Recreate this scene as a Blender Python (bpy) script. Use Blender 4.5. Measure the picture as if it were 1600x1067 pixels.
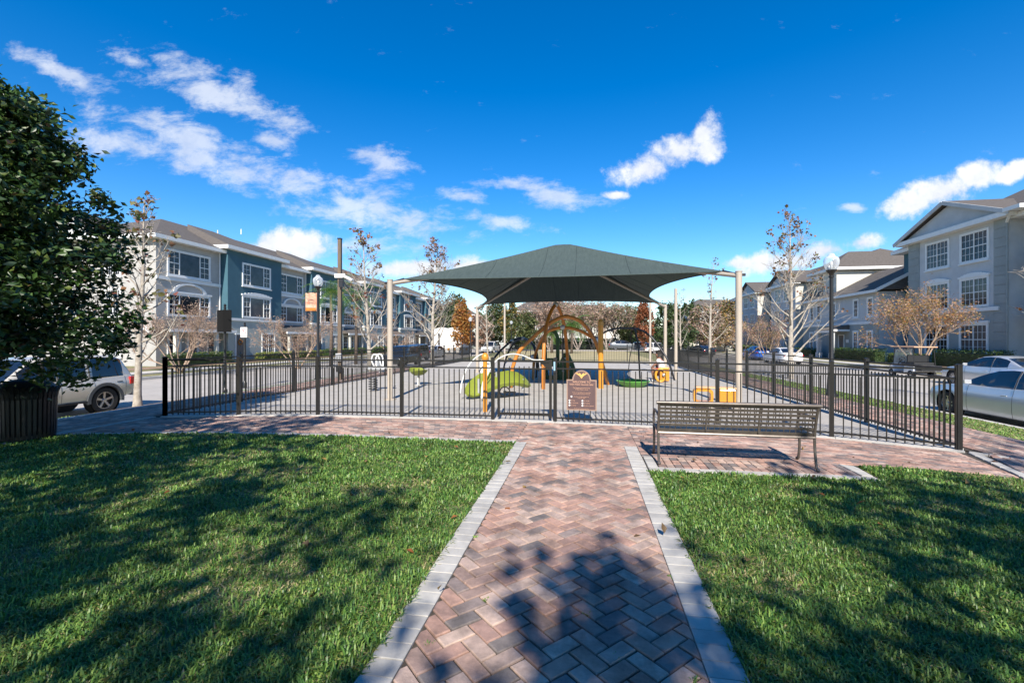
import bpy, bmesh, math, random
import numpy as np
from mathutils import Vector, Matrix, noise
random.seed(7); RS = np.random.RandomState(11)
for o in list(bpy.data.objects): bpy.data.objects.remove(o)
SC = bpy.context.scene
COL = SC.collection
PI = math.pi
# ------------------------------------------------------------------ camera
F = 711.0; YAW = math.radians(9.1); CAMZ = 1.6; CX = 800; CY = 530
cam = bpy.data.cameras.new('camera'); camo = bpy.data.objects.new('camera', cam); COL.objects.link(camo)
camo.location = (0, 0, CAMZ); camo.rotation_euler = (PI/2, 0, YAW)
cam.sensor_width = 36; cam.lens = 36*F/1600; cam.shift_y = -0.0022; cam.clip_end = 4000; cam.clip_start = .05
SC.camera = camo
SC.render.resolution_x = 1024; SC.render.resolution_y = 682
# ------------------------------------------------------------------ light
SUN_EL = math.radians(38.5); SH = math.radians(6.3)          # shadows run 6.3 deg left of +Y
sd = Vector((-math.sin(SH)*math.cos(SUN_EL), math.cos(SH)*math.cos(SUN_EL), -math.sin(SUN_EL)))
sl = bpy.data.lights.new('sun', 'SUN'); sl.energy = 4.3; sl.angle = math.radians(.53); sl.color = (1, .93, .83)
so = bpy.data.objects.new('sun', sl); COL.objects.link(so); so.rotation_euler = sd.to_track_quat('-Z', 'Y').to_euler(); so.location = (20, -30, 40)
SC.view_settings.view_transform = 'Standard'; SC.view_settings.look = 'None'
SC.view_settings.exposure = 1.0; SC.view_settings.gamma = 1; SC.view_settings.use_curve_mapping = False
W = bpy.data.worlds.new('World'); SC.world = W; W.use_nodes = True
nt = W.node_tree; nt.nodes.clear()
def N(t, **k):
    n = nt.nodes.new(t)
    for a, b in k.items(): setattr(n, a, b)
    return n
def MA(op, a, b=None, c=None, clamp=False):
    n = N('ShaderNodeMath', operation=op); n.use_clamp = clamp
    for i, x in enumerate((a, b, c)):
        if x is None: continue
        if isinstance(x, (int, float)): n.inputs[i].default_value = x
        else: nt.links.new(x, n.inputs[i])
    return n.outputs[0]
sky = N('ShaderNodeTexSky', sky_type='NISHITA'); sky.sun_disc = False; sky.sun_elevation = SUN_EL; sky.sun_rotation = PI-SH
sky.air_density = 1.0; sky.dust_density = .05; sky.ozone_density = 3.0; sky.altitude = 50
SKYS = .097
hs = N('ShaderNodeHueSaturation'); hs.inputs['Saturation'].default_value = 1.44; hs.inputs['Value'].default_value = 1.0; hs.inputs['Hue'].default_value = .506
nt.links.new(sky.outputs[0], hs.inputs['Color'])
tc = N('ShaderNodeTexCoord')
vr = N('ShaderNodeVectorRotate', rotation_type='Z_AXIS'); vr.inputs['Angle'].default_value = -YAW
nt.links.new(tc.outputs['Generated'], vr.inputs['Vector'])
sp = N('ShaderNodeSeparateXYZ'); nt.links.new(vr.outputs[0], sp.inputs[0])
zf = MA('MAXIMUM', sp.outputs['Y'], .05)
A = MA('DIVIDE', sp.outputs['X'], zf); B = MA('DIVIDE', sp.outputs['Z'], zf)
cmb = N('ShaderNodeCombineXYZ'); nt.links.new(A, cmb.inputs[0]); nt.links.new(B, cmb.inputs[1])
def nz(scale, detail, rough, sx=1, sy=1, dist=0):
    mp = N('ShaderNodeMapping'); mp.inputs['Scale'].default_value = (sx, sy, 1); nt.links.new(cmb.outputs[0], mp.inputs[0])
    t = N('ShaderNodeTexNoise'); t.inputs['Scale'].default_value = scale; t.inputs['Detail'].default_value = detail
    t.inputs['Roughness'].default_value = rough; t.inputs['Distortion'].default_value = dist
    nt.links.new(mp.outputs[0], t.inputs['Vector']); return t.outputs[0]
def ell(x, y, rx, ry, rot, soft=1.0):
    a0 = (x-CX)/F; b0 = (CY-y)/F; c = math.cos(math.radians(rot)); s = math.sin(math.radians(rot))
    da = MA('SUBTRACT', A, a0); db = MA('SUBTRACT', B, b0)
    p = MA('ADD', MA('MULTIPLY', da, c*F/rx), MA('MULTIPLY', db, s*F/rx))
    q = MA('ADD', MA('MULTIPLY', da, -s*F/ry), MA('MULTIPLY', db, c*F/ry))
    d = MA('SQRT', MA('ADD', MA('MULTIPLY', p, p), MA('MULTIPLY', q, q)))
    return MA('SUBTRACT', 1.0, MA('MULTIPLY', d, .5), clamp=True)      # 1 at the centre, .5 at the rim, 0 at twice the radius
def union(L):
    r = L[0]
    for x in L[1:]: r = MA('MAXIMUM', r, x)
    return r
puffs = union([ell(1015, 264, 52, 25, 15), ell(1060, 238, 56, 30, 30), ell(1096, 210, 40, 25, 50), ell(1106, 232, 32, 22, 20),
    ell(1425, 318, 48, 20, 10), ell(1475, 300, 60, 24, 14), ell(1525, 276, 36, 20, 20), ell(1585, 268, 36, 12, 24),
    ell(1222, 408, 75, 18, 10), ell(1290, 392, 70, 20, 8), ell(1345, 380, 30, 14, 10), ell(1158, 412, 26, 10, 0),
    ell(425, 384, 48, 26, 5), ell(480, 388, 46, 26, -10), ell(960, 306, 22, 7, 0), ell(650, 418, 120, 14, 5), ell(740, 415, 60, 10, 5), ell(20, 420, 60, 20, 0)])
wisps = union([ell(330, 140, 130, 30, -22), ell(400, 170, 60, 26, -22), ell(250, 190, 50, 22, -20), ell(290, 215, 170, 28, -18), ell(180, 225, 100, 22, -10),
    ell(100, 115, 90, 15, -25), ell(215, 97, 45, 12, -20), ell(430, 225, 40, 16, -30), ell(330, 255, 90, 22, -15), ell(460, 290, 80, 26, -12), ell(560, 325, 130, 38, -12),
    ell(640, 345, 90, 26, -5), ell(600, 252, 40, 22, -10), ell(785, 350, 62, 13, -8), ell(810, 290, 60, 12, 0), ell(730, 305, 40, 10, -10), ell(870, 310, 70, 18, -5), ell(560, 385, 90, 14, 0),
    ell(1330, 325, 22, 8, 0)])
n1 = nz(6.5, 10, .66); n2 = nz(9.0, 11, .68, 1, 2.0, .2)
def ramp01(x, a, b):
    m = N('ShaderNodeMapRange', interpolation_type='SMOOTHSTEP'); m.inputs[1].default_value = a; m.inputs[2].default_value = b
    nt.links.new(x, m.inputs[0]); return m.outputs[0]
pm = ramp01(MA('ADD', puffs, MA('MULTIPLY', MA('SUBTRACT', n1, .5), 2.2)), .40, .84)
wm = MA('MULTIPLY', ramp01(MA('ADD', wisps, MA('MULTIPLY', MA('SUBTRACT', n2, .5), 2.7)), .34, 1.10), .66)
front = ramp01(sp.outputs['Y'], .15, .4)
# the rest of the sky has the same kind of scattered small clouds
t3 = N('ShaderNodeTexNoise'); t3.inputs['Scale'].default_value = 3.2; t3.inputs['Detail'].default_value = 9; t3.inputs['Roughness'].default_value = .6
nt.links.new(tc.outputs['Generated'], t3.inputs['Vector'])
back = MA('MULTIPLY', MA('MULTIPLY', ramp01(t3.outputs[0], .58, .72), MA('SUBTRACT', 1.0, front)), .6)
cm = MA('MAXIMUM', MA('MULTIPLY', MA('MAXIMUM', pm, wm), front), back)
up = ramp01(sp.outputs['Z'], -.01, .03); cm = MA('MULTIPLY', cm, up)
shade = N('ShaderNodeMix', data_type='RGBA'); shade.inputs[6].default_value = (4.0, 4.3, 5.0, 1); shade.inputs[7].default_value = (5.4, 5.55, 5.75, 1)
nt.links.new(ramp01(n1, .35, .65), shade.inputs[0])
mx = N('ShaderNodeMix', data_type='RGBA'); nt.links.new(cm, mx.inputs[0]); nt.links.new(hs.outputs[0], mx.inputs[6]); nt.links.new(shade.outputs[2], mx.inputs[7])
bg = N('ShaderNodeBackground'); bg.inputs['Strength'].default_value = SKYS; nt.links.new(mx.outputs[2], bg.inputs['Color'])
ow = N('ShaderNodeOutputWorld'); nt.links.new(bg.outputs[0], ow.inputs[0])
# ------------------------------------------------------------------ helpers
CYW, SYW = math.cos(YAW), math.sin(YAW)
def at(px, Z, z=0.0):
    """a point seen in column px of the photograph, Z metres ahead"""
    X = (px-CX)/F*Z
    return Vector((X*CYW-Z*SYW, X*SYW+Z*CYW, z))
def pt(px, py, Z): return at(px, Z, CAMZ+(CY-py)/F*Z)
WM = {}
def tag(o, label=None, cat=None, group=None, kind=None):
    for k, v in (('label', label), ('category', cat), ('group', group), ('kind', kind)):
        if v: o[k] = v
    return o
def thing(name, label, cat, loc=(0, 0, 0), rz=0, group=None):
    o = bpy.data.objects.new(name, None); COL.objects.link(o); o.empty_display_size = .3
    o.location = loc; o.rotation_euler = (0, 0, rz)
    WM[o] = Matrix.Translation(loc) @ Matrix.Rotation(rz, 4, 'Z')
    return tag(o, label, cat, group)
def wm(o):
    return WM.get(o, Matrix.Identity(4)) if o else Matrix.Identity(4)
class MB:
    def __init__(s): s.v = []; s.f = []; s.m = []
    def add(s, vs, fs, mi=0):
        b = len(s.v); s.v += [tuple(p) for p in vs]; s.f += [tuple(b+i for i in f) for f in fs]; s.m += [mi]*len(fs); return s
    def box(s, c, d, rz=0, mi=0, M=None):
        x, y, z = d[0]/2, d[1]/2, d[2]/2
        P = [Vector((a*x, b*y, e*z)) for e in (-1, 1) for a, b in ((-1, -1), (1, -1), (1, 1), (-1, 1))]
        R = M if M else Matrix.Rotation(rz, 3, 'Z')
        P = [R @ p + Vector(c) for p in P]
        return s.add(P, [(3, 2, 1, 0), (4, 5, 6, 7), (0, 1, 5, 4), (1, 2, 6, 5), (2, 3, 7, 6), (3, 0, 4, 7)], mi)
    def bar(s, a, b, w, h=None, mi=0):                         # box running from a to b
        a = Vector(a); b = Vector(b); d = b-a; L = d.length
        if L < 1e-6: return s
        q = d.to_track_quat('X', 'Z').to_matrix()
        return s.box((a+b)/2, (L, w, h or w), mi=mi, M=q)
    def tube(s, pts, r, n=8, mi=0, caps=True):
        P = [Vector(p) for p in pts]
        if not hasattr(r, '__len__'): r = [r]*len(P)
        vs = []; up = None
        for i, p in enumerate(P):
            d = (P[min(i+1, len(P)-1)]-P[max(i-1, 0)]).normalized()
            if up is None:
                up = Vector((0, 0, 1)) if abs(d.z) < .9 else Vector((1, 0, 0))
            x = up - d*up.dot(d)
            x.normalize(); up = x; y = d.cross(x)
            for k in range(n):
                t = 2*PI*k/n; vs.append(p+(x*math.cos(t)+y*math.sin(t))*r[i])
        fs = [(i*n+k, i*n+(k+1) % n, (i+1)*n+(k+1) % n, (i+1)*n+k) for i in range(len(P)-1) for k in range(n)]
        if caps: fs += [tuple(range(n-1, -1, -1)), tuple((len(P)-1)*n+k for k in range(n))]
        return s.add(vs, fs, mi)
    def lathe(s, prof, n=24, c=(0, 0, 0), mi=0, axis='Z', caps=True):
        c = Vector(c); vs = []
        for r, z in prof:
            for k in range(n):
                t = 2*PI*k/n; a, b = r*math.cos(t), r*math.sin(t)
                vs.append(c+(Vector((a, b, z)) if axis == 'Z' else Vector((a, z, b)) if axis == 'Y' else Vector((z, a, b))))
        fs = [(i*n+k, i*n+(k+1) % n, (i+1)*n+(k+1) % n, (i+1)*n+k) for i in range(len(prof)-1) for k in range(n)]
        if caps and prof[0][0] > 1e-5: fs.append(tuple(range(n-1, -1, -1)))
        if caps and prof[-1][0] > 1e-5: fs.append(tuple((len(prof)-1)*n+k for k in range(n)))
        return s.add(vs, fs, mi)
    def prism(s, poly, z0, z1, mi=0):                          # poly: (x, y) counter-clockwise
        n = len(poly)
        return s.add([(x, y, z0) for x, y in poly]+[(x, y, z1) for x, y in poly],
                     [tuple(range(n-1, -1, -1)), tuple(range(n, 2*n))]+[(i, (i+1) % n, n+(i+1) % n, n+i) for i in range(n)], mi)
    def hull(s, pts, mi=0):
        bm = bmesh.new(); [bm.verts.new(p) for p in pts]
        bmesh.ops.convex_hull(bm, input=bm.verts)
        for x in [x for x in bm.verts if not x.link_faces]: bm.verts.remove(x)
        bm.verts.index_update()
        s.add([x.co.copy() for x in bm.verts], [[x.index for x in f.verts] for f in bm.faces], mi); bm.free(); return s
    def ball(s, c, r, n=12, mi=0, sz=1):
        return s.lathe([(max(1e-6, r*math.sin(PI*i/(n//2))) if 0 < i < n//2 else 0, -r*sz*math.cos(PI*i/(n//2))) for i in range(n//2+1)], n, c, mi)
    def build(s, name, mats, parent=None, world=False, smooth=False, loc=None, rz=0, bevel=0):
        me = bpy.data.meshes.new(name)
        V = s.v
        if world and parent:
            I = wm(parent).inverted(); V = [tuple(I @ Vector(p)) for p in V]
        if loc is not None and world:
            V = [(p[0]-loc[0], p[1]-loc[1], p[2]-loc[2]) for p in V]
        me.from_pydata(V, [], s.f)
        if not isinstance(mats, (list, tuple)): mats = [mats]
        for m in mats: me.materials.append(m)
        if len(mats) > 1: me.polygons.foreach_set('material_index', s.m)
        if smooth:
            me.polygons.foreach_set('use_smooth', [True]*len(me.polygons))
            if smooth is not True:
                me.set_sharp_from_angle(angle=math.radians(smooth))
        me.validate(); me.update()
        o = bpy.data.objects.new(name, me); COL.objects.link(o)
        if parent: o.parent = parent
        if loc is not None: o.location = loc
        o.rotation_euler = (0, 0, rz)
        WM[o] = wm(parent) @ Matrix.Translation(o.location) @ Matrix.Rotation(rz, 4, 'Z')
        if bevel:
            b = o.modifiers.new('bevel', 'BEVEL'); b.width = bevel; b.segments = 2; b.limit_method = 'ANGLE'; b.angle_limit = math.radians(40)
        return o
def link(o, parent=None, loc=None, rz=None, name=None):
    COL.objects.link(o)
    if parent: o.parent = parent
    if loc is not None: o.location = loc
    if rz is not None: o.rotation_euler = (0, 0, rz)
    return o
def inst(src, parent, loc, rz=0, mat=None, scale=None):
    c = src.copy(); COL.objects.link(c); c.parent = parent; c.location = loc; c.rotation_euler = (0, 0, rz)
    if scale: c.scale = scale
    if mat: c.material_slots[0].link = 'OBJECT'; c.material_slots[0].material = mat
    return c
def copy_tree(o, parent=None, loc=None, rz=None, label=None, scale=None):
    c = o.copy(); COL.objects.link(c)
    if parent: c.parent = parent
    if loc is not None: c.location = loc
    if rz is not None: c.rotation_euler = (0, 0, rz)
    if label: c['label'] = label
    if scale: c.scale = (scale,)*3
    for ch in list(o.children): copy_tree(ch, c)
    return c
def catmull(P, k=8):
    P = [Vector(p) for p in P]; Q = [2*P[0]-P[1]]+P+[2*P[-1]-P[-2]]; out = []
    for i in range(1, len(Q)-2):
        a, b, c, d = Q[i-1:i+3]
        for j in range(k):
            t = j/k
            out.append(.5*((2*b)+(c-a)*t+(2*a-5*b+4*c-d)*t*t+(3*b-a-3*c+d)*t**3))
    return out+[P[-1]]
# ------------------------------------------------------------------ materials
def M(name, col, rough=.6, metal=0, var=.0, vscale=6, bump=0, bscale=40, spec=.5, coat=0, col2=None, detail=6, trans=0, obj=True, bdist=.01, stretch=None, wp=False, stain=0):
    m = bpy.data.materials.new(name); m.use_nodes = True; t = m.node_tree; b = t.nodes['Principled BSDF']
    b.inputs['Base Color'].default_value = (*col, 1); b.inputs['Roughness'].default_value = rough; b.inputs['Metallic'].default_value = metal
    b.inputs['Specular IOR Level'].default_value = spec
    if coat: b.inputs['Coat Weight'].default_value = coat; b.inputs['Coat Roughness'].default_value = .06
    c = t.nodes.new('ShaderNodeTexCoord'); src = c.outputs['Object' if obj else 'Generated']
    if wp: src = t.nodes.new('ShaderNodeNewGeometry').outputs['Position']
    if stretch:
        mp = t.nodes.new('ShaderNodeMapping'); mp.inputs['Scale'].default_value = stretch; t.links.new(src, mp.inputs[0]); src = mp.outputs[0]
    if var or col2:
        n = t.nodes.new('ShaderNodeTexNoise'); n.inputs['Scale'].default_value = vscale; n.inputs['Detail'].default_value = detail; n.inputs['Roughness'].default_value = .65
        t.links.new(src, n.inputs['Vector'])
        r = t.nodes.new('ShaderNodeValToRGB'); r.color_ramp.elements[0].position = .33; r.color_ramp.elements[1].position = .67
        c2 = col2 or tuple(min(1, x*(1+var)) for x in col); c1 = col if col2 else tuple(x*(1-var) for x in col)
        r.color_ramp.elements[0].color = (*c1, 1); r.color_ramp.elements[1].color = (*c2, 1)
        t.links.new(n.outputs[0], r.inputs[0]); t.links.new(r.outputs[0], b.inputs['Base Color'])
    if stain:
        n3 = t.nodes.new('ShaderNodeTexNoise'); n3.inputs['Scale'].default_value = 2.6; n3.inputs['Detail'].default_value = 12; n3.inputs['Roughness'].default_value = .72; t.links.new(src, n3.inputs['Vector'])
        r3 = t.nodes.new('ShaderNodeMapRange'); r3.inputs[1].default_value = .42; r3.inputs[2].default_value = .66; r3.inputs[3].default_value = 1; r3.inputs[4].default_value = 1-stain; t.links.new(n3.outputs[0], r3.inputs[0])
        m3 = t.nodes.new('ShaderNodeMix'); m3.data_type = 'RGBA'; m3.blend_type = 'MULTIPLY'; m3.inputs[0].default_value = 1; t.links.new(r.outputs[0], m3.inputs[6]); t.links.new(r3.outputs[0], m3.inputs[7]); t.links.new(m3.outputs[2], b.inputs['Base Color'])
    if bump:
        n2 = t.nodes.new('ShaderNodeTexNoise'); n2.inputs['Scale'].default_value = bscale; n2.inputs['Detail'].default_value = 6; n2.inputs['Roughness'].default_value = .7
        t.links.new(src, n2.inputs['Vector'])
        bp = t.nodes.new('ShaderNodeBump'); bp.inputs['Strength'].default_value = bump; bp.inputs['Distance'].default_value = bdist
        t.links.new(n2.outputs[0], bp.inputs['Height']); t.links.new(bp.outputs[0], b.inputs['Normal'])
    if trans:
        tb = t.nodes.new('ShaderNodeBsdfTranslucent'); mxs = t.nodes.new('ShaderNodeMixShader'); mxs.inputs[0].default_value = trans
        if var or col2: t.links.new(r.outputs[0], tb.inputs[0])
        else: tb.inputs[0].default_value = (*col, 1)
        out = t.nodes['Material Output']; t.links.new(b.outputs[0], mxs.inputs[1]); t.links.new(tb.outputs[0], mxs.inputs[2]); t.links.new(mxs.outputs[0], out.inputs[0])
    return m
def emis(m, col, s):
    b = m.node_tree.nodes['Principled BSDF']; b.inputs['Emission Color'].default_value = (*col, 1); b.inputs['Emission Strength'].default_value = s; return m
mt = {}
mt['soil'] = M('soil', (.06, .09, .03), 1, col2=(.14, .15, .06), vscale=3, bump=.6, bscale=60)
mt['verge'] = M('verge_grass', (.10, .12, .035), 1, col2=(.26, .22, .11), vscale=1.3, bump=.7, bscale=30, detail=10, bdist=.04)
mt['drygrass'] = M('dry_grass', (.42, .34, .19), 1, col2=(.30, .26, .12), vscale=.6, bump=.5, bscale=20, detail=10)
mt['dirt'] = M('mulch', (.20, .12, .07), 1, col2=(.32, .23, .15), vscale=9, bump=.8, bscale=60, detail=10, bdist=.03)
mt['asphalt'] = M('asphalt', (.34, .31, .275), .9, col2=(.43, .395, .35), vscale=.9, bump=.3, bscale=120, detail=12)
mt['conc'] = M('concrete', (.42, .40, .36), .9, col2=(.52, .49, .45), vscale=3, bump=.3, bscale=90, detail=10)
mt['rubber'] = M('playground_rubber', (.33, .305, .27), .95, col2=(.42, .39, .345), vscale=2.2, bump=.5, bscale=220, detail=14)
mt['sand'] = M('joint_sand', (.035, .03, .024), 1, col2=(.075, .06, .045), vscale=20, bump=.5, bscale=150)
BR = [(.52, .31, .235), (.44, .27, .215), (.58, .375, .29), (.37, .25, .205), (.30, .23, .205), (.62, .45, .36), (.24, .20, .185), (.50, .36, .295)]
mt['brick'] = [M('brick_clay', c, .9, col2=tuple(x*.62+.02 for x in c), vscale=11, bump=.7, bscale=120, detail=12, bdist=.005, wp=True, stain=.6) for c in BR]
mt['paver'] = [M('grey_paver', c, .9, col2=tuple(x*.8 for x in c), vscale=7, bump=.5, bscale=120, detail=12, bdist=.004, wp=True, stain=.22) for c in ((.48, .455, .41), (.435, .415, .38), (.51, .485, .44))]
mt['fence'] = M('fence_black', (.012, .0105, .0095), .36, var=.2, vscale=5, spec=.6)
mt['bench'] = M('bench_bronze', (.12, .10, .085), .36, metal=.4, var=.25, vscale=14, spec=.6)
mt['post'] = M('post_beige', (.40, .345, .28), .55, var=.06, vscale=2)
def fabric():
    m = M('shade_cloth', (.09, .14, .125), .85, bump=.25, bscale=90, trans=.0)
    t = m.node_tree; b = t.nodes['Principled BSDF']
    n = t.nodes.new('ShaderNodeTexNoise'); n.inputs['Scale'].default_value = 2; n.inputs['Detail'].default_value = 10; n.inputs['Roughness'].default_value = .7
    c = [x for x in t.nodes if x.type == 'TEX_COORD'][0]
    mp = t.nodes.new('ShaderNodeMapping'); mp.inputs['Scale'].default_value = (9, 1.2, 1.5); t.links.new(c.outputs['Object'], mp.inputs[0]); t.links.new(mp.outputs[0], n.inputs[0])
    r = t.nodes.new('ShaderNodeValToRGB'); r.color_ramp.elements[0].position = .3; r.color_ramp.elements[1].position = .7
    r.color_ramp.elements[0].color = (.036, .054, .049, 1); r.color_ramp.elements[1].color = (.06, .084, .076, 1)
    t.links.new(n.outputs[0], r.inputs[0]); t.links.new(r.outputs[0], b.inputs['Base Color'])
    tb = t.nodes.new('ShaderNodeBsdfTranslucent'); tb.inputs[0].default_value = (.03, .05, .045, 1)
    ms = t.nodes.new('ShaderNodeMixShader'); ms.inputs[0].default_value = .03
    out = t.nodes['Material Output']; t.links.new(b.outputs[0], ms.inputs[1]); t.links.new(tb.outputs[0], ms.inputs[2]); t.links.new(ms.outputs[0], out.inputs[0])
    return m
mt['cloth'] = fabric()
mt['seam'] = M('cloth_seam', (.02, .035, .035), .9)
mt['orange'] = M('orange_paint', (.56, .235, .022), .4, var=.12, vscale=5, coat=.3)
mt['rust'] = M('rust_orange_paint', (.46, .16, .018), .45, var=.2, vscale=5, coat=.2)
mt['lime'] = M('lime_plastic', (.20, .235, .03), .42, var=.1, vscale=3)
mt['dgreen'] = M('dark_green_plastic', (.035, .085, .02), .5, var=.2, vscale=3)
mt['green'] = M('green_plastic', (.10, .30, .05), .4, var=.1, vscale=3)
mt['steel'] = M('galvanised_steel', (.50, .50, .50), .4, metal=.5, var=.1)
mt['white'] = M('white_paint', (.75, .74, .71), .5, var=.04, vscale=3)
mt['trim'] = M('white_trim', (.70, .70, .68), .55, var=.05, vscale=3)
mt['dkmetal'] = M('dark_metal', (.03, .03, .034), .4, metal=.3, var=.2)
mt['black'] = M('black_plastic', (.012, .012, .013), .5)
mt['tyre'] = M('tyre_rubber', (.018, .018, .018), .85, bump=.3, bscale=60)
mt['rim'] = M('alloy_rim', (.55, .55, .56), .3, metal=.8)
mt['glass'] = M('window_glass', (.010, .014, .022), .08, spec=.35, var=.6, vscale=.8)
mt['glass2'] = M('window_glass_blind', (.075, .08, .085), .12, spec=.35, var=.3, vscale=.5)
mt['glass3'] = M('window_glass_curtain', (.03, .03, .035), .08, spec=.4, var=.7, vscale=1.6)
mt['cglass'] = M('car_glass', (.01, .013, .018), .04, spec=.9)
mt['shingle'] = M('roof_shingle', (.072, .062, .053), .95, col2=(.12, .103, .09), vscale=5, bump=.6, bscale=18, detail=12, stretch=(1, 1, 4))
mt['st_grey'] = M('stucco_grey', (.40, .405, .40), .9, var=.085, vscale=1.1, bump=.35, bscale=50)
mt['st_warm'] = M('stucco_warm_grey', (.37, .355, .33), .9, var=.085, vscale=1.1, bump=.35, bscale=50)
mt['st_teal'] = M('stucco_teal', (.045, .115, .15), .9, var=.085, vscale=1.1, bump=.35, bscale=50)
mt['st_cream'] = M('stucco_cream', (.52, .50, .44), .9, var=.085, vscale=1.1, bump=.35, bscale=50)
mt['st_sage'] = M('stucco_sage', (.38, .41, .38), .9, var=.085, vscale=1.1, bump=.35, bscale=50)
mt['st_rgrey'] = M('stucco_blue_grey', (.47, .48, .48), .9, var=.085, vscale=1.1, bump=.35, bscale=50)
mt['st_rdark'] = M('stucco_slate', (.27, .295, .285), .9, var=.085, vscale=1.1, bump=.35, bscale=50)
mt['door'] = M('door_grey', (.12, .11, .10), .6)
mt['bark_w'] = M('sycamore_bark', (.44, .40, .335), .9, col2=(.23, .19, .15), vscale=9, bump=.4, bscale=30, detail=8)
mt['bark_c'] = M('myrtle_bark', (.38, .28, .20), .9, col2=(.25, .17, .12), vscale=9, bump=.4, bscale=30)
mt['bark_d'] = M('dark_bark', (.10, .07, .05), .95, col2=(.17, .13, .10), vscale=9, bump=.6, bscale=30)
mt['bark_g'] = M('grey_twig_bark', (.30, .25, .21), .9, var=.2)
def leafm(n, c, tr=.3, rough=.5, spec=.5): return M(n, c, rough, var=.35, vscale=2.5, trans=tr, spec=spec)
mt['mag'] = [leafm('glossy_leaf_dark', (.02, .05, .012), .12, .42), leafm('glossy_leaf', (.045, .095, .02), .18, .42), leafm('glossy_leaf_pale', (.11, .15, .03), .25, .45), leafm('leaf_brown', (.14, .085, .035), .2, .6)]
mt['oak'] = [leafm('oak_leaf_dark', (.035, .065, .018)), leafm('oak_leaf', (.065, .10, .028)), leafm('oak_leaf_olive', (.12, .13, .045))]
mt['ora'] = [leafm('orange_leaf', (.42, .17, .035)), leafm('rust_leaf', (.28, .10, .03)), leafm('gold_leaf', (.40, .25, .07))]
mt['pink'] = [leafm('pink_twig', (.43, .27, .20)), leafm('grey_twig', (.40, .31, .235)), leafm('brown_twig', (.28, .19, .13))]
mt['syl'] = [leafm('dry_sycamore_leaf', (.22, .11, .05)), leafm('olive_sycamore_leaf', (.14, .13, .04)), leafm('red_brown_leaf', (.20, .07, .05))]
mt['rust_l'] = [leafm('rust_cypress_leaf', (.22, .075, .03)), leafm('rust_cypress_leaf_light', (.32, .12, .05))]
mt['hedge'] = [leafm('hedge_leaf', (.04, .085, .02)), leafm('hedge_leaf_light', (.09, .14, .03)), leafm('hedge_leaf_yellow', (.28, .28, .06))]
mt['palm'] = [leafm('palm_leaf', (.06, .15, .025)), leafm('palm_leaf_yellow', (.16, .22, .04))]
mt['grass'] = [leafm('grass_blade', (.105, .21, .035), .3, .45), leafm('grass_blade_light', (.21, .32, .065), .35, .45), leafm('grass_blade_deep', (.06, .145, .03), .3, .45), leafm('grass_blade_straw', (.44, .38, .19), .3, .6), leafm('grass_blade_yellow', (.22, .27, .06), .35, .5)]
# ================================================================== THE SETTING
PROF = [(-900, -.35), (-60, -.35), (-27, -.35), (-23.5, -.45), (-23.45, -.66), (-13.65, -.66), (-13.6, -.50), (-12.4, -.30), (-10.6, -.06), (7.0, -.06), (8.8, -.32), (10.1, -.50), (10.15, -.66), (20.4, -.66), (20.45, -.48), (24, -.42), (60, -.42), (900, -.42)]
def gz(u):
    for (a, za), (b, zb) in zip(PROF, PROF[1:]):
        if a <= u <= b: return za+(zb-za)*(u-a)/(b-a)
    return -.4
m = MB(); vs_ = [-900, -60, 150, 1200]
for j in range(3):
    for (a, za), (b, zb) in zip(PROF, PROF[1:]):
        m.add([(a, vs_[j], za), (b, vs_[j], zb), (b, vs_[j+1], zb), (a, vs_[j+1], za)], [(0, 1, 2, 3)])
tag(m.build('ground', mt['verge']), kind='structure')
def sheet(name, poly, z, m_, thick=.0, kind='structure'):
    b = MB()
    if thick: b.prism(poly, z-thick, z)
    else: b.add([(x, y, z) for x, y in poly], [tuple(range(len(poly)))])
    return tag(b.build(name, m_), kind=kind)
def rect(u0, v0, u1, v1): return [(u0, v0), (u1, v0), (u1, v1), (u0, v1)]
sheet('street', rect(-23.4, -60, -13.68, 150), -.60, mt['asphalt'])
sheet('street', rect(10.18, -60, 20.38, 150), -.60, mt['asphalt'])
sheet('cross_street', rect(-13.6, 64, 10.1, 72), -.045, mt['asphalt'])
for nm, u0, u1, z in (('kerb', -13.68, -13.5, -.475), ('kerb', -23.55, -23.4, -.43), ('kerb', 10.03, 10.2, -.475), ('kerb', 20.38, 20.55, -.45)):
    k = MB(); v = -20.0
    while v < 120:
        k.box(((u0+u1)/2, v+1.5, z-.1), (u1-u0, 2.985, .2)); v += 3
    o = k.build(nm, mt['conc'], bevel=.015); tag(o, kind='structure')
def pave(name, u0, u1, z, v0=-20, v1=110, st=1.5):
    k = MB(); v = v0
    while v < v1: k.box(((u0+u1)/2, v+st/2, z-.05), (u1-u0, st-.012, .1)); v += st
    return tag(k.build(name, mt['conc']), kind='structure')
pave('sidewalk', -26.2, -24.7, -.34); pave('sidewalk', 21.6, 23.1, -.41)
# -- dirt bed in the verge by the sycamore, mulch beds along the facades
def blob(u, v, ru, rv, z, m_, name='mulch_bed'):
    P = []
    for k in range(28):
        t = 2*PI*k/28; q = 1+.18*math.sin(3*t+u)+.1*math.sin(7*t+v)
        x, y = u+ru*q*math.cos(t), v+rv*q*math.sin(t); P.append((x, y, gz(x)+z))
    b = MB(); b.add([(u, v, gz(u)+z+.03)]+P, [(0, i+1, (i+1) % 28+1) for i in range(28)])
    return tag(b.build(name, m_), kind='structure')
blob(-12.0, 11.6, 1.25, 2.6, .012, mt['dirt'])
sheet('mulch_bed', rect(-29.9, 22, -27.6, 95), -.33, mt['dirt'])
sheet('mulch_bed', rect(24.2, 30, 26.9, 95), -.395, mt['dirt'])
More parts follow.
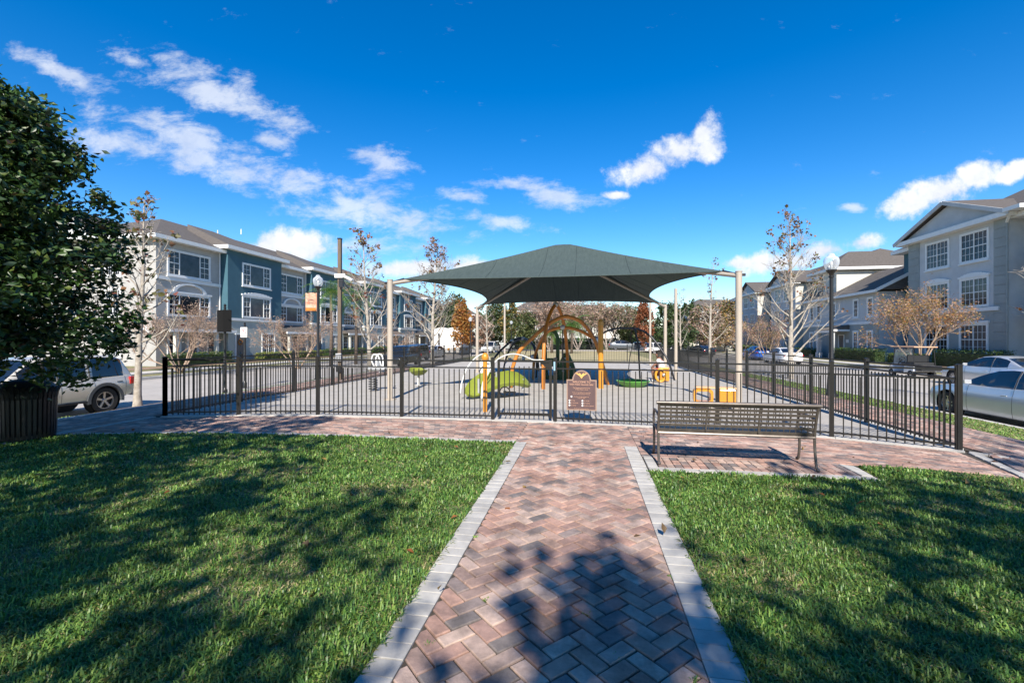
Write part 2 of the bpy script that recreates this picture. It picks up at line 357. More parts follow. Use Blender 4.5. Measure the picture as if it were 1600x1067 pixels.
# -- playground surface, fence line
FENCE = [(-8.64, 8.22), (-7.24, 8.6), (-5.58, 8.86), (-3.73, 8.91), (-1.81, 8.89), (-.57, 8.86), (2.33, 8.58), (3.99, 8.19), (5.33, 7.51)]
FARV = 33.6
sheet('playground_surface', [(x, y+.0) for x, y in FENCE]+[(5.33, FARV), (-8.64, FARV)], .0, mt['rubber'], .05)
k = MB()                                                        # concrete mow strip under the fence
def strip_quad(mb, P, w, z, th, mi=0):
    for a, b in zip(P, P[1:]):
        a = Vector((*a, 0)); b = Vector((*b, 0)); d = (b-a).normalized(); n = Vector((-d.y, d.x, 0))
        L = (b-a).length; c = max(1, int(L/1.2)); 
        for i in range(c):
            p = a+d*(L*i/c+.003); q = a+d*(L*(i+1)/c-.003)
            mb.prism([(p.x, p.y), (q.x, q.y), ((q+n*w).x, (q+n*w).y), ((p+n*w).x, (p+n*w).y)], z-th, z, mi)
strip_quad(k, [(x, y-.12) for x, y in FENCE], .26, .008, .06)
tag(k.build('fence_footing', mt['conc']), kind='structure')
k = MB(); strip_quad(k, [(5.46, 7.6), (5.46, FARV)], .2, .009, .06); strip_quad(k, [(-8.57, 8.3), (-8.57, FARV)], .2, .009, .06)
tag(k.build('fence_footing', mt['conc']), kind='structure')
sheet('park_lawn', rect(-8.6, FARV+.3, 5.3, 63.5), -.03, mt['drygrass'])
# ------------------------------------------------------------------ bricks
def clip(poly, x0, y0, x1, y1):
    def cut(P, f, ix):
        out = []
        for i in range(len(P)):
            a, b = P[i], P[(i+1) % len(P)]; fa, fb = f(a), f(b)
            if fa >= 0: out.append(a)
            if (fa >= 0) != (fb >= 0):
                t = fa/(fa-fb); out.append((a[0]+(b[0]-a[0])*t, a[1]+(b[1]-a[1])*t))
        return out
    for f in (lambda p: p[0]-x0, lambda p: x1-p[0], lambda p: p[1]-y0, lambda p: y1-p[1]):
        poly = cut(poly, f, 0)
        if len(poly) < 3: return []
    return poly
def area(P): return .5*abs(sum(P[i][0]*P[(i+1) % len(P)][1]-P[(i+1) % len(P)][0]*P[i][1] for i in range(len(P))))
def herring(x0, y0, x1, y1, w=.1):
    ang = PI/4; c, s = math.cos(ang), math.sin(ang); R = []
    cx, cy = (x0+x1)/2, y0; n = int(12/w)
    g = .0046
    for i in range(-n, n):
        for j in range(-n, n):
            t = (i-j) % 4
            if t == 0: q = (i*w, j*w, (i+2)*w, (j+1)*w)
            elif t == 3: q = (i*w, j*w, (i+1)*w, (j+2)*w)
            else: continue
            mx_, my_ = (q[0]+q[2])/2, (q[1]+q[3])/2
            X = cx+mx_*c-my_*s; Y = cy+mx_*s+my_*c
            if X < x0-.2 or X > x1+.2 or Y < y0-.2 or Y > y1+.2: continue
            P = [(q[0]+g, q[1]+g), (q[2]-g, q[1]+g), (q[2]-g, q[3]-g), (q[0]+g, q[3]-g)]
            P = [(cx+a*c-b*s, cy+a*s+b*c) for a, b in P]
            P = clip(P, x0, y0, x1, y1)
            if len(P) > 2 and area(P) > .0012: R.append(P)
    return R
def brick_into(mb, P, z, mi, th=.03, ch=.006):
    n = len(P); cx = sum(p[0] for p in P)/n; cy = sum(p[1] for p in P)/n
    tx, ty = random.gauss(0, .011), random.gauss(0, .011)
    def zz(x, y): return z+(x-cx)*tx+(y-cy)*ty
    ins = []
    for x, y in P:
        d = math.hypot(x-cx, y-cy); f = max(.5, 1-ch*1.4/max(d, .01)); ins.append((cx+(x-cx)*f, cy+(y-cy)*f))
    V = [(x, y, z-th) for x, y in P]+[(x, y, zz(x, y)-ch) for x, y in P]+[(x, y, zz(x, y)) for x, y in ins]
    Fc = [tuple(range(2*n, 3*n))]+[(i, (i+1) % n, n+(i+1) % n, n+i) for i in range(n)]+[(n+i, n+(i+1) % n, 2*n+(i+1) % n, 2*n+i) for i in range(n)]
    mb.add(V, Fc, mi)
IL, IR, OL, OR_ = -.892, .576, -1.067, .767
path = sheet('brick_path', rect(OL, .2, OR_, 6.97), -.014, mt['sand'], .04)
walk = tag(sheet('brick_walk', [(-10.5, 3.6), (-8.8, 6.30), (-6.6, 6.83), (-4.35, 6.98), (OL, 6.985), (OL, 6.983), (OR_, 6.983), (OR_, 5.75), (3.35, 5.75), (3.4, 6.38), (4.16, 6.34), (4.97, 6.08), (6.8, 5.4), (9.3, 4.2), (10.0, 5.2), (8.2, 6.5), (6.9, 7.6), (6.9, 34), (5.47, 34), (5.47, 7.45)]+[(x, y-.125) for x, y in FENCE[::-1]][1:]+[(-8.78, 8.2), (-8.78, 34), (-10.5, 34)], -.0145, mt['sand'], .04), kind='structure')
def brick_mat():
    return random.choices(range(8), weights=(5, 5, 4, 4, 3.2, 3, 2.6, 4))[0]
bricks = herring(IL, .3, IR, 6.965)+herring(OL, 6.99, OR_, 8.72)
bricks.sort(key=lambda P: math.hypot(sum(p[0] for p in P)/len(P), sum(p[1] for p in P)/len(P)-1.6) + (100 if max(p[1] for p in P) < 1.75 else 0))
rest = MB()
for i, P in enumerate(bricks):
    if i < 300:
        b = MB(); n = len(P); cx = sum(p[0] for p in P)/n; cy = sum(p[1] for p in P)/n
        brick_into(b, [(x-cx, y-cy) for x, y in P], 0, 0)
        b.build('brick', mt['brick'][brick_mat()], path, loc=(cx, cy, random.gauss(0, .0012)))
    else: brick_into(rest, P, random.gauss(0, .0012), brick_mat())
def strip(mb, near, far, rows, bl=.2, perp=False, z=0, mis=None, off=.5):
    """bricks laid in rows between two polylines with the same number of points"""
    L = [0]
    for i in range(len(near)-1):
        L.append(L[-1]+.5*(math.dist(near[i], near[i+1])+math.dist(far[i], far[i+1])))
    def pos(s, t):
        s = min(max(s, 0), L[-1]-1e-6)
        for i in range(len(L)-1):
            if s <= L[i+1]: break
        f = (s-L[i])/(L[i+1]-L[i]); a = [near[i][k]+(near[i+1][k]-near[i][k])*f for k in (0, 1)]; b = [far[i][k]+(far[i+1][k]-far[i][k])*f for k in (0, 1)]
        return (a[0]+(b[0]-a[0])*t, a[1]+(b[1]-a[1])*t)
    for r in range(rows):
        w = math.dist(pos(L[-1]/2, 0), pos(L[-1]/2, 1)); g = .0035/w; s = -(r % 2)*off*bl
        t0, t1 = r/rows+g, (r+1)/rows-g
        while s < L[-1]-.02:
            a, b = max(0, s)+.0035, min(L[-1], s+bl)-.0035
            if b-a > .02: brick_into(mb, [pos(a, t0), pos(b, t0), pos(b, t1), pos(a, t1)], z+random.gauss(0, .0012), (mis or brick_mat)(), .02)
            s += bl
strip(rest, [(-8.72, 6.46), (-6.6, 6.98), (-4.35, 7.13), (-1.068, 7.13)], [(-8.72, 8.02), (-7.2, 8.45), (-5.56, 8.72), (-1.068, 8.75)], 16, .2)
strip(rest, [(.768, 6.45), (3.3, 6.45), (4.16, 6.42), (4.99, 6.16)], [(.768, 8.6), (2.32, 8.44), (3.93, 8.06), (5.24, 7.4)], 20, .2)
strip(rest, [(-10.4, 3.9), (-8.9, 6.35), (-8.9, 8.0), (-8.9, 24)][::1], [(-10.42, 3.9), (-10.36, 6.3), (-10.36, 8.0), (-10.36, 24)], 14, .2)
strip(rest, [(5.58, 24), (5.58, 7.45), (5.10, 6.12)][::-1], [(6.82, 24), (6.82, 7.75), (6.75, 5.5)][::-1], 12, .2)
strip(rest, [(6.84, 5.48), (8.2, 4.86), (9.25, 4.3)], [(6.9, 7.5), (8.15, 6.4), (9.85, 5.2)], 14, .2)
strip(rest, [(.92, 5.92), (3.2, 5.92)], [(.92, 6.44), (3.2, 6.44)], 3, .1, off=0)
o = rest.build('brick', mt['brick'], walk); tag(o, kind='stuff')
# border pavers along the path (each a piece), bands along the other edges
for u0, u1 in ((OL, IL), (IR, OR_)):
    v = 1.3
    while v < 6.95:
        l = .122; b = MB(); brick_into(b, [(-(u1-u0)/2+.003, -l/2+.002), ((u1-u0)/2-.004, -l/2+.002), ((u1-u0)/2-.004, l/2-.002), (-(u1-u0)/2+.003, l/2-.002)], .002, 0, .03, .003)
        b.build('border_paver', random.choice(mt['paver']), path, loc=((u0+u1)/2, v+l/2, random.gauss(0, .001))); v += l
def band(name, P, Q, l=.3):
    b = MB(); strip(b, P, Q, 1, l, z=.003, mis=lambda: random.randrange(3)); o = b.build(name, mt['paver'], walk); return tag(o, kind='stuff')
band('border_paver', [(-8.75, 6.32), (-6.6, 6.84), (-4.35, 6.99), (-1.08, 6.995)], [(-8.75, 6.44), (-6.6, 6.97), (-4.35, 7.12), (-1.08, 7.12)], .2)
band('border_paver', [(.78, 5.76), (3.33, 5.76)], [(.78, 5.91), (3.33, 5.91)], .2)
band('border_paver', [(3.21, 5.92), (3.21, 6.44)], [(3.33, 5.92), (3.37, 6.37)], .2)
band('border_paver', [(.78, 5.92), (.78, 6.44)], [(.91, 5.92), (.91, 6.44)], .2)
band('border_paver', [(-8.88, 4.9), (-8.88, 8.15)], [(-8.77, 4.9), (-8.77, 8.15)], .2)
band('border_paver', [(-10.5, 3.9), (-10.5, 30)], [(-10.38, 3.9), (-10.38, 30)], .2)
band('border_paver', [(5.34, 7.36), (5.0, 6.12)], [(5.46, 7.33), (5.1, 6.08)], .2)
band('border_paver', [(5.34, 7.36), (6.6, 6.2), (9.4, 4.55)], [(5.42, 7.46), (6.68, 6.3), (9.46, 4.65)], .2)
# ------------------------------------------------------------------ lawns
NEARL = [(-30, -6), (-12, 2.2), (-10.5, 4.2), (-8.8, 6.30), (-6.6, 6.82), (-4.35, 6.97), (-1.07, 6.97)]
NEARR = [(.77, 5.74), (3.36, 5.74), (3.4, 6.36), (4.16, 6.33), (4.97, 6.06), (6.8, 5.38), (9.3, 4.2), (20, -3)]
sheet('lawn', [(-9, -14), (OL-.004, -14), (OL-.004, 6.965)]+NEARL[::-1][1:5]+[(-12, 2.2)], -.012, mt['soil'])
sheet('lawn', [(OR_+.004, -14), (9.5, -14), (9.5, 4.1)]+NEARR[::-1][2:], -.012, mt['soil'])
sheet('ground_behind_camera', rect(OL, -14, OR_, .19), -.016, mt['sand'])
def interp(P, x): return np.interp(x, [p[0] for p in P], [p[1] for p in P])
def grass(name, n, u0, u1, v0, v1, test, zfun, dens, hgt=(.034, .078), wid=.0042, weights=(5, 4, 4, 1.7, 2.0), kind='stuff', clump=True):
    U = RS.uniform(u0, u1, n); V = RS.uniform(v0, v1, n)
    d = np.hypot(U, V); X = U*CYW+V*SYW; Zc = V*CYW-U*SYW
    vis = (Zc > 1.8) & (np.abs(X)/np.maximum(Zc, .1) < 1.22)
    thin = 1-.45*((np.sin(U*2.7+np.sin(V*3.3)*1.6)*np.sin(V*2.9+np.sin(U*2.2)))>.62)
    keep = vis & test(U, V) & (RS.rand(n) < thin) & (RS.rand(n) < np.clip(dens(Zc), 0, 1))
    U, V, Zc = U[keep], V[keep], Zc[keep]; k = len(U)
    cl = .5+.5*np.sin(U*5.3+1.7*np.sin(V*4.1))*np.sin(V*6.1+1.3*np.sin(U*3.3)); cl2 = .5+.5*np.sin(U*1.3+np.sin(V*1.9)*2)*np.cos(V*1.6+np.sin(U*2.1)*1.5)
    h = RS.uniform(hgt[0], hgt[1], k)*(.65+.6*cl); wd = np.maximum(wid, Zc*.00125)*RS.uniform(.7, 1.3, k)
    w = np.array(weights, float); w /= w.sum()
    mi = RS.choice(5, k, p=w)
    dry = ((cl2 > .74) & (RS.rand(k) < .5)) | ((cl > .85) & (RS.rand(k) < .3)); mi[dry] = RS.choice([3, 4], dry.sum())
    a = RS.uniform(0, 2*PI, k); lean = RS.uniform(.35, 1.5, k); lean[mi >= 3] = RS.uniform(1.15, 1.6, (mi >= 3).sum()); ca, sa = np.cos(a), np.sin(a)
    z0 = zfun(U)
    bx, by = U, V
    def P(f, s, hh, ll):
        return np.stack([bx+ca*h*ll-sa*wd*s*f, by+sa*h*ll+ca*wd*s*f, z0+h*hh], 1)
    lx = np.sin(lean); lz = np.cos(lean)
    v = np.stack([P(1, -1, 0*lz, 0*lx), P(1, 1, 0*lz, 0*lx), P(.8, 1, .62*lz+.1, .42*lx), P(.8, -1, .62*lz+.1, .42*lx), P(0, 0, np.maximum(.85*lz, .18), .95*lx)], 1).reshape(-1, 3)
    idx = np.arange(k)*5
    quads = np.stack([idx, idx+1, idx+2, idx+3], 1); tris = np.stack([idx+3, idx+2, idx+4], 1)
    loops = np.concatenate([quads, tris], 1).reshape(-1)
    me = bpy.data.meshes.new(name); me.vertices.add(len(v)); me.vertices.foreach_set('co', v.reshape(-1).astype(np.float32))
    me.loops.add(len(loops)); me.loops.foreach_set('vertex_index', loops.astype(np.int32))
    st = np.stack([np.arange(k)*7, np.arange(k)*7+4], 1).reshape(-1); me.polygons.add(2*k); me.polygons.foreach_set('loop_start', st.astype(np.int32))
    me.polygons.foreach_set('material_index', np.repeat(mi, 2).astype(np.int32))
    for x in mt['grass']: me.materials.append(x)
    me.update(calc_edges=True); me.validate()
    o = bpy.data.objects.new(name, me); COL.objects.link(o); tag(o, kind=kind); print(name, k); return o
dn = lambda Z: (2.3/np.maximum(Z, 2.3))**1.1
jag = lambda U, V: .03*np.sin(V*31)+.02*np.sin(V*53+1)
edgeL = lambda U, V: (U < OL+.012+.6*jag(U, V)) & (V < interp(NEARL, U)+.02)
edgeR = lambda U, V: (U > OR_-.012-.6*jag(U, V)) & (V < interp(NEARR, U)+.02)
g = grass('lawn_grass', 620000, -9.5, -1.04, .9, 7.05, edgeL, lambda U: -.014+0*U, dn)
tag(g, 'thick green lawn left of the brick path, half in tree shade', 'grass')
g = grass('lawn_grass', 560000, .74, 8.6, .9, 6.5, edgeR, lambda U: -.014+0*U, dn)
tag(g, 'thick green lawn right of the brick path, in front of the bench', 'grass')
WP = [(-.52, 1.95), (.30, 1.98), (.52, 2.25), (.18, 2.35), (-.80, 2.3), (.56, 3.2), (-.60, 2.75), (.0, 2.7), (-.86, 3.6), (.40, 4.4)]
g = grass('joint_weeds', 90000, -.9, .6, 1.8, 4.6, lambda U, V: np.min([np.hypot(U-a, V-b) for a, b in WP], 0) < .022+.012*np.sin(U*90), lambda U: -.006+0*U, lambda Z: np.ones_like(Z), (.008, .026), .0022, (3, 4, 1, .5, 2))
tag(g, 'tiny green weeds sprouting in the joints of the brick path', 'weeds')
gzv = lambda U: np.interp(U, [p[0] for p in PROF], [p[1] for p in PROF])
g = grass('verge_grass', 130000, -13.4, -10.55, 3, 26, lambda U, V: ((U+12)/1.2)**2+((V-11.6)/2.6)**2 > 1, gzv, lambda Z: (7/np.maximum(Z, 7))**1.2, (.03, .06), .004, (1.2, 2, .6, 5, 3.4))
tag(g, 'patchy yellowed grass strip between brick walk and the street on the left', 'grass')
g = grass('verge_grass', 130000, 6.95, 10.0, 4.5, 26, lambda U, V: (V > interp([(6.9, 7.6), (8.2, 6.5), (10, 5.2)], U)), gzv, lambda Z: (7/np.maximum(Z, 7))**1.2, (.03, .06), .004, (1.2, 2, .6, 5, 3.4))
tag(g, 'patchy yellowed grass strip beside the parked silver sedan on the right', 'grass')
# ------------------------------------------------------------------ fences
PK = {}
def proto_pieces(parent):
    if not PK:
        b = MB(); b.box((0, 0, .51), (.017, .017, .98)); PK['picket'] = b.build('picket', mt['fence'], parent)
        b = MB(); b.box((0, 0, .61), (.064, .064, 1.22)); b.box((0, 0, 1.227), (.072, .072, .014)); b.hull([(-.03, -.03, 1.234), (.03, -.03, 1.234), (.03, .03, 1.234), (-.03, .03, 1.234), (0, 0, 1.25)]); PK['post'] = b.build('post', mt['fence'], parent)
        return True
def fence(label, P, posts=None, skip=(), step=2.15, gap=.106):
    """P: the corner posts; each span gets two upper rails, a bottom rail and pickets"""
    t = thing('metal_fence', label, 'fence', (P[0][0], P[0][1], 0)); o = Vector((P[0][0], P[0][1], 0))
    pts = [P[0]]
    for a, b in zip(P, P[1:]):
        L = math.dist(a, b); n = max(1, round(L/step)) if step else 1
        for i in range(1, n+1): pts.append((a[0]+(b[0]-a[0])*i/n, a[1]+(b[1]-a[1])*i/n))
    first = {}
    for i, p in enumerate(pts):
        if not PK.get('post'):
            proto_pieces(t); PK['post'].location = (p[0]-o.x, p[1]-o.y, 0); first['post'] = 1; continue
        if i in first.get('no', ()): continue
        d = Vector(pts[min(i+1, len(pts)-1)])-Vector(pts[max(i-1, 0)])
        inst(PK['post'], t, (p[0]-o.x, p[1]-o.y, 0), math.atan2(d.y, d.x))
    used = PK.get('pk_used', False)
    for i, (a, b) in enumerate(zip(pts, pts[1:])):
        if i in skip: continue
        a3 = Vector((*a, 0))-o; b3 = Vector((*b, 0))-o; d = (b3-a3).normalized(); L = (b3-a3).length
        for z, hh in ((1.165, .03), (1.03, .026), (.075, .028)):
            r = MB(); r.bar(a3+d*.034+Vector((0, 0, z)), b3-d*.034+Vector((0, 0, z)), .028, hh); r.build('rail', mt['fence'], t)
        n = round((L-.1)/gap); 
        for k in range(1, n):
            q = a3+d*(.05+(L-.1)*k/n)
            if not PK.get('pk_used'):
                PK['picket'].parent = t; PK['picket'].location = q; PK['picket'].rotation_euler = (0, 0, math.atan2(d.y, d.x)); PK['pk_used'] = True
            else: inst(PK['picket'], t, q, math.atan2(d.y, d.x))
    return t
fence('black metal picket fence along the front of the playground, behind the bench', FENCE, skip=(4,), step=None)
fence('black metal picket fence running back along the left side of the playground', [(-8.64, 8.22), (-8.64, FARV)])
fence('black metal picket fence running back along the right side of the playground, beside the sedan', [(5.33, 7.51), (5.33, FARV)])
fence('distant black picket fence closing the far end of the playground', [(-8.64, FARV), (5.33, FARV)], gap=.12)
# gate between the posts at -1.81 and -.57
ga, gb = Vector((-1.81, 8.89, 0)), Vector((-.57, 8.86, 0)); gd = (gb-ga).normalized()
t = thing('metal_gate', 'closed black metal gate with round latch in the front fence, left of the brown sign', 'gate', ga)
def gp(s, z): return gd*s+Vector((0, 0, z))
b = MB(); L = (gb-ga).length
b.bar(gp(.10, 1.17), gp(L-.06, 1.17), .035, .04); b.bar(gp(.10, .13), gp(L-.06, .13), .035, .05); b.bar(gp(.14, 1.02), gp(L-.06, 1.02), .028, .028)
b.box(gp(.12, .63), (.045, .045, 1.14)); b.box(gp(L-.09, .63), (.05, .05, 1.14)); b.build('gate_frame', mt['fence'], t)
for k in range(1, 10): inst(PK['picket'], t, gp(.14+(L-.26)*k/10, .07))
b = MB(); c = gp(.25, .56)+Vector((0, -.04, 0))
b.tube([c+Vector((.1*math.cos(a), 0, .1*math.sin(a))) for a in [2*PI*i/24 for i in range(25)]], .012, 6); b.box(c, (.05, .05, .05)); b.bar(c, c+Vector((.22, 0, .0)), .02, .03); b.build('lever_latch', mt['fence'], t)
b = MB(); b.box(gp(L-.01, 1.06)+Vector((0, -.045, 0)), (.05, .03, .22)); b.build('self_latch', mt['dkmetal'], t)
lb = M('blue_label', (.25, .42, .55), .5); b = MB(); b.box(gp(L-.01, 1.08)+Vector((0, -.0635, 0)), (.03, .004, .17)); lt = b.build('latch_label', lb, t)
b = MB(); b.add([Vector((0, 0, 0))+gp(L-.30, 1.15), gp(L-.1, 1.15), gp(L-.1, .98)], [(0, 1, 2)]); b.build('corner_plate', mt['fence'], t)
for z in (.35, .9):
    b = MB(); b.lathe([(.018, -.05), (.018, .05)], 10, gp(.07, z)); b.build('hinge', mt['steel'], t)
# ------------------------------------------------------------------ welcome sign on the fence
def text(s, size, loc, parent, mat, name='lettering', align='CENTER', ext=.001, font=None, sx=1):
    cu = bpy.data.curves.new(name, 'FONT'); cu.body = s; cu.size = size; cu.align_x = align; cu.align_y = 'CENTER'; cu.extrude = ext; cu.resolution_u = 2
    to = bpy.data.objects.new(name, cu); COL.objects.link(to)
    bpy.context.view_layer.update()
    me = bpy.data.meshes.new_from_object(to.evaluated_get(bpy.context.evaluated_depsgraph_get())); bpy.data.objects.remove(to)
    for v in me.vertices: v.co = Vector((v.co.x*sx, -v.co.z, v.co.y))
    me.materials.clear(); me.materials.append(mat)
    o = bpy.data.objects.new(name, me); COL.objects.link(o); o.parent = parent; o.location = loc; return o
sgn = M('sign_brown', (.10, .06, .06), .5, var=.1, vscale=8); sgb = M('sign_border', (.30, .20, .15), .5); sgt = M('sign_lettering', (.62, .36, .24), .5); sgo = M('sign_emblem', (.75, .40, .12), .5); sgw = M('sign_white', (.8, .78, .76), .5)
sx0, sx1 = -.34, .26; dd = (Vector(FENCE[6])-Vector(FENCE[5])).normalized(); a0 = math.atan2(dd.y, dd.x)
t = thing('park_sign', 'brown arched welcome sign with park rules hung on the front fence right of the gate', 'sign', (FENCE[5][0]+dd.x*.51, FENCE[5][1]+dd.y*.51-.03, 0), a0)
w2, z0, z1, ar = .285, .245, .83, .17
def signpoly(e):
    P = [(-w2+e, z0+e), (w2-e, z0+e), (w2-e, z1-e), (ar-e+.01, z1-e)]
    P += [((ar-e)*math.cos(a), z1+.01-e*0+(ar-e)*math.sin(a)) for a in [PI*i/16 for i in range(1, 16)]]
    return P+[(-(ar-e)-.01, z1-e), (-w2+e, z1-e)]
def plate(e, y0, y1, m_, nm, par):
    P = signpoly(e); n = len(P); b = MB()
    b.add([(x, y1, z) for x, z in P]+[(x, y0, z) for x, z in P], [tuple(range(n-1, -1, -1)), tuple(range(n, 2*n))][::1]+[(i, n+i, n+(i+1) % n, (i+1) % n) for i in range(n)])
    return b.build(nm, m_, par)
plate(0, -.012, .0, sgb, 'border', t); pn = plate(.022, -.016, -.004, sgn, 'panel', t)
Y = -.019
lines = [('WELCOME TO', .052, .785, sgt), ('WEST PARK VILLAGE PARK', .038, .735, sgt), ('The Playground and Park Area', .026, .672, sgt), ('is Open Dawn to Dusk', .026, .642, sgt),
         ('Parents are responsible for the supervision', .020, .585, sgt), ('of their children at all times in the park', .020, .556, sgt), ('No dogs in the fenced playground', .020, .505, sgt), ('at any time please', .020, .480, sgt),
         ('Thank you for keeping our park clean', .018, .278, sgt)]
for s, z_, zz_, m_ in lines: text(s, z_, (0, Y, zz_), pn, m_)
for i, (l, r) in enumerate((('No Dogs', 'No Alcohol'), ('No Motorcycles', 'No Smoking'), ('No Skating', 'No Glass Containers'))):
    z_ = .430-i*.046
    text(l, .022, (-.205, Y, z_), pn, sgt, align='LEFT'); text(r, .022, (.045, Y, z_), pn, sgt, align='LEFT')
    for x in (-.228, .018):
        b = MB(); b.lathe([(.016, -.001), (.016, .001)], 12, (x, Y, z_), axis='Y'); b.build('bullet', sgw, pn)
b = MB(); b.lathe([(.016, -.001), (.016, .001)], 12, (-.19, Y, .505), axis='Y'); b.build('bullet', sgw, pn)
b = MB()                                                         # the winged W emblem
for s in (-1, 1):
    for P in ([(0, .85), (.03, .895), (.115, .955), (.075, .955), (.02, .92), (0, .885)], [(.0, .89), (.035, .93), (.055, .955), (.03, .955), (0, .92)]):
        Q = [(s*x, Y-.001, z) for x, z in P]; b.add(Q, [tuple(range(len(Q)))])
b.build('emblem', sgo, pn)
# ------------------------------------------------------------------ the bench
t = thing('park_bench', 'bronze metal slatted bench seen from behind, standing on the brick pad right of the path', 'bench', (1.865, 6.3, 0), math.radians(-1.2))
BW = 1.88; xs = [-BW/2+.02, BW/2-.02]
def side_frame(x):
    r = .017
    rear = catmull([(x, -.27, .012), (x, -.235, .05), (x, -.20, .20), (x, -.185, .36), (x, -.20, .50), (x, -.245, .66), (x, -.285, .795)], 5)
    front = catmull([(x, .30, .012), (x, .265, .05), (x, .235, .18), (x, .235, .32), (x, .27, .42), (x, .27, .56), (x, .22, .63), (x, .08, .64), (x, -.10, .63), (x, -.235, .615)], 5)
    a = MB(); a.tube(rear, r, 8); a.ball((x, -.275, .018), .024, 8)
    b = MB(); b.tube(front, r, 8); b.ball((x, .305, .018), .024, 8)
    c = MB(); c.tube([(x, -.185, .40), (x, -.05, .415), (x, .12, .425), (x, .25, .43)], .015, 8)
    return a, b, c
for x in xs:
    a, b, c = side_frame(x)
    a.build('rear_leg', mt['bench'], t, smooth=40); b.build('front_leg', mt['bench'], t, smooth=40); c.build('seat_support', mt['bench'], t, smooth=40)
b = MB(); b.tube([(-BW/2-.015, -.29, .795), (BW/2+.015, -.29, .795)], .024, 12); b.build('top_rail', mt['bench'], t, smooth=40)
backp = [(-.19, .425), (-.20, .50), (-.215, .555), (-.232, .61), (-.25, .665), (-.268, .715), (-.284, .765)]
for i, (y, z) in enumerate(backp):
    hgt_ = .052 if i == 0 else .034
    b = MB(); q = Matrix.Rotation(math.radians(15), 3, 'X'); b.box((0, y+.004, z), (BW-.06, .006, hgt_), M=q); b.build('back_slat', mt['bench'], t, bevel=.0015)
n = 27; st = MB()
b = MB()
for k in range(1, n):
    x = -BW/2+.03+(BW-.06)*k/n
    b.tube([(x, y+.011, z) for y, z in backp], .005, 4)
tag(b.build('back_bars', mt['bench'], t), kind='stuff')
for x in (-.34, .28):
    b = MB(); b.tube(catmull([(x, -.275, .79), (x, -.235, .66), (x, -.205, .52), (x, -.20, .42), (x, -.16, .395), (x, .0, .405), (x, .25, .425)], 5), .011, 8); b.build('brace', mt['bench'], t, smooth=40)
for k in range(9):
    y = -.15+k*.05
    b = MB(); b.box((0, y, .425+.0006*k*3), (BW-.06, .036, .008)); b.build('seat_slat', mt['bench'], t, bevel=.0015)
b = MB()
for k in range(1, n):
    x = -BW/2+.03+(BW-.06)*k/n; b.bar((x, -.17, .418), (x, .27, .424), .012, .005)
tag(b.build('seat_bars', mt['bench'], t), kind='stuff')
b = MB(); b.tube([(-BW/2+.02, .277, .425), (BW/2-.02, .277, .425)], .016, 8); b.build('front_rail', mt['bench'], t, smooth=40)
b = MB(); b.tube([(-BW/2+.02, -.195, .395), (BW/2-.02, -.195, .395)], .018, 8); b.build('rear_rail', mt['bench'], t, smooth=40)
# ------------------------------------------------------------------ litter bin
t = thing('litter_bin', 'black slatted metal litter bin with flared rim and domed lid under the big leafy tree', 'litter bin', (-8.90, 6.02, -.01))
for k in range(36):
    a = 2*PI*k/36; c_, s_ = math.cos(a), math.sin(a)
    prof = [(.335, .03), (.345, .15), (.35, .45), (.355, .66), (.372, .76), (.405, .835), (.425, .86)]
    b = MB()
    for (r0, z0_), (r1, z1_) in zip(prof, prof[1:]):
        tw = .019
        b.add([(r0*c_+tw*s_, r0*s_-tw*c_, z0_), (r0*c_-tw*s_, r0*s_+tw*c_, z0_), (r1*c_-tw*s_, r1*s_+tw*c_, z1_), (r1*c_+tw*s_, r1*s_-tw*c_, z1_),
               ((r0-.007)*c_+tw*s_, (r0-.007)*s_-tw*c_, z0_), ((r0-.007)*c_-tw*s_, (r0-.007)*s_+tw*c_, z0_), ((r1-.007)*c_-tw*s_, (r1-.007)*s_+tw*c_, z1_), ((r1-.007)*c_+tw*s_, (r1-.007)*s_-tw*c_, z1_)],
              [(0, 1, 2, 3), (7, 6, 5, 4), (0, 3, 7, 4), (1, 5, 6, 2)])
    b.build('slat', mt['fence'], t)
for nm, r, z_, hh in (('base_ring', .342, .04, .05), ('top_ring', .352, .69, .03)):
    b = MB(); b.lathe([(r-.016, z_), (r-.006, z_), (r-.006, z_+hh), (r-.016, z_+hh), (r-.016, z_)], 36, caps=False); b.build(nm, mt['fence'], t, smooth=40)
b = MB(); b.lathe([(0, .05), (.29, .05), (.315, .5), (.325, .80), (.31, .80), (.30, .5)], 28); b.build('liner', mt['black'], t, smooth=40)
b = MB(); b.lathe([(.335, .80), (.35, .83), (.30, .90), (.22, .945), (.15, .965), (.145, .95), (.20, .93), (.28, .885), (.32, .80)], 28); b.build('lid', mt['black'], t, smooth=40)
for k in range(4):
    a = PI/4+k*PI/2; b = MB(); b.lathe([(.02, -.01), (.02, .04)], 8, (.28*math.cos(a), .28*math.sin(a), 0)); b.build('foot', mt['fence'], t)
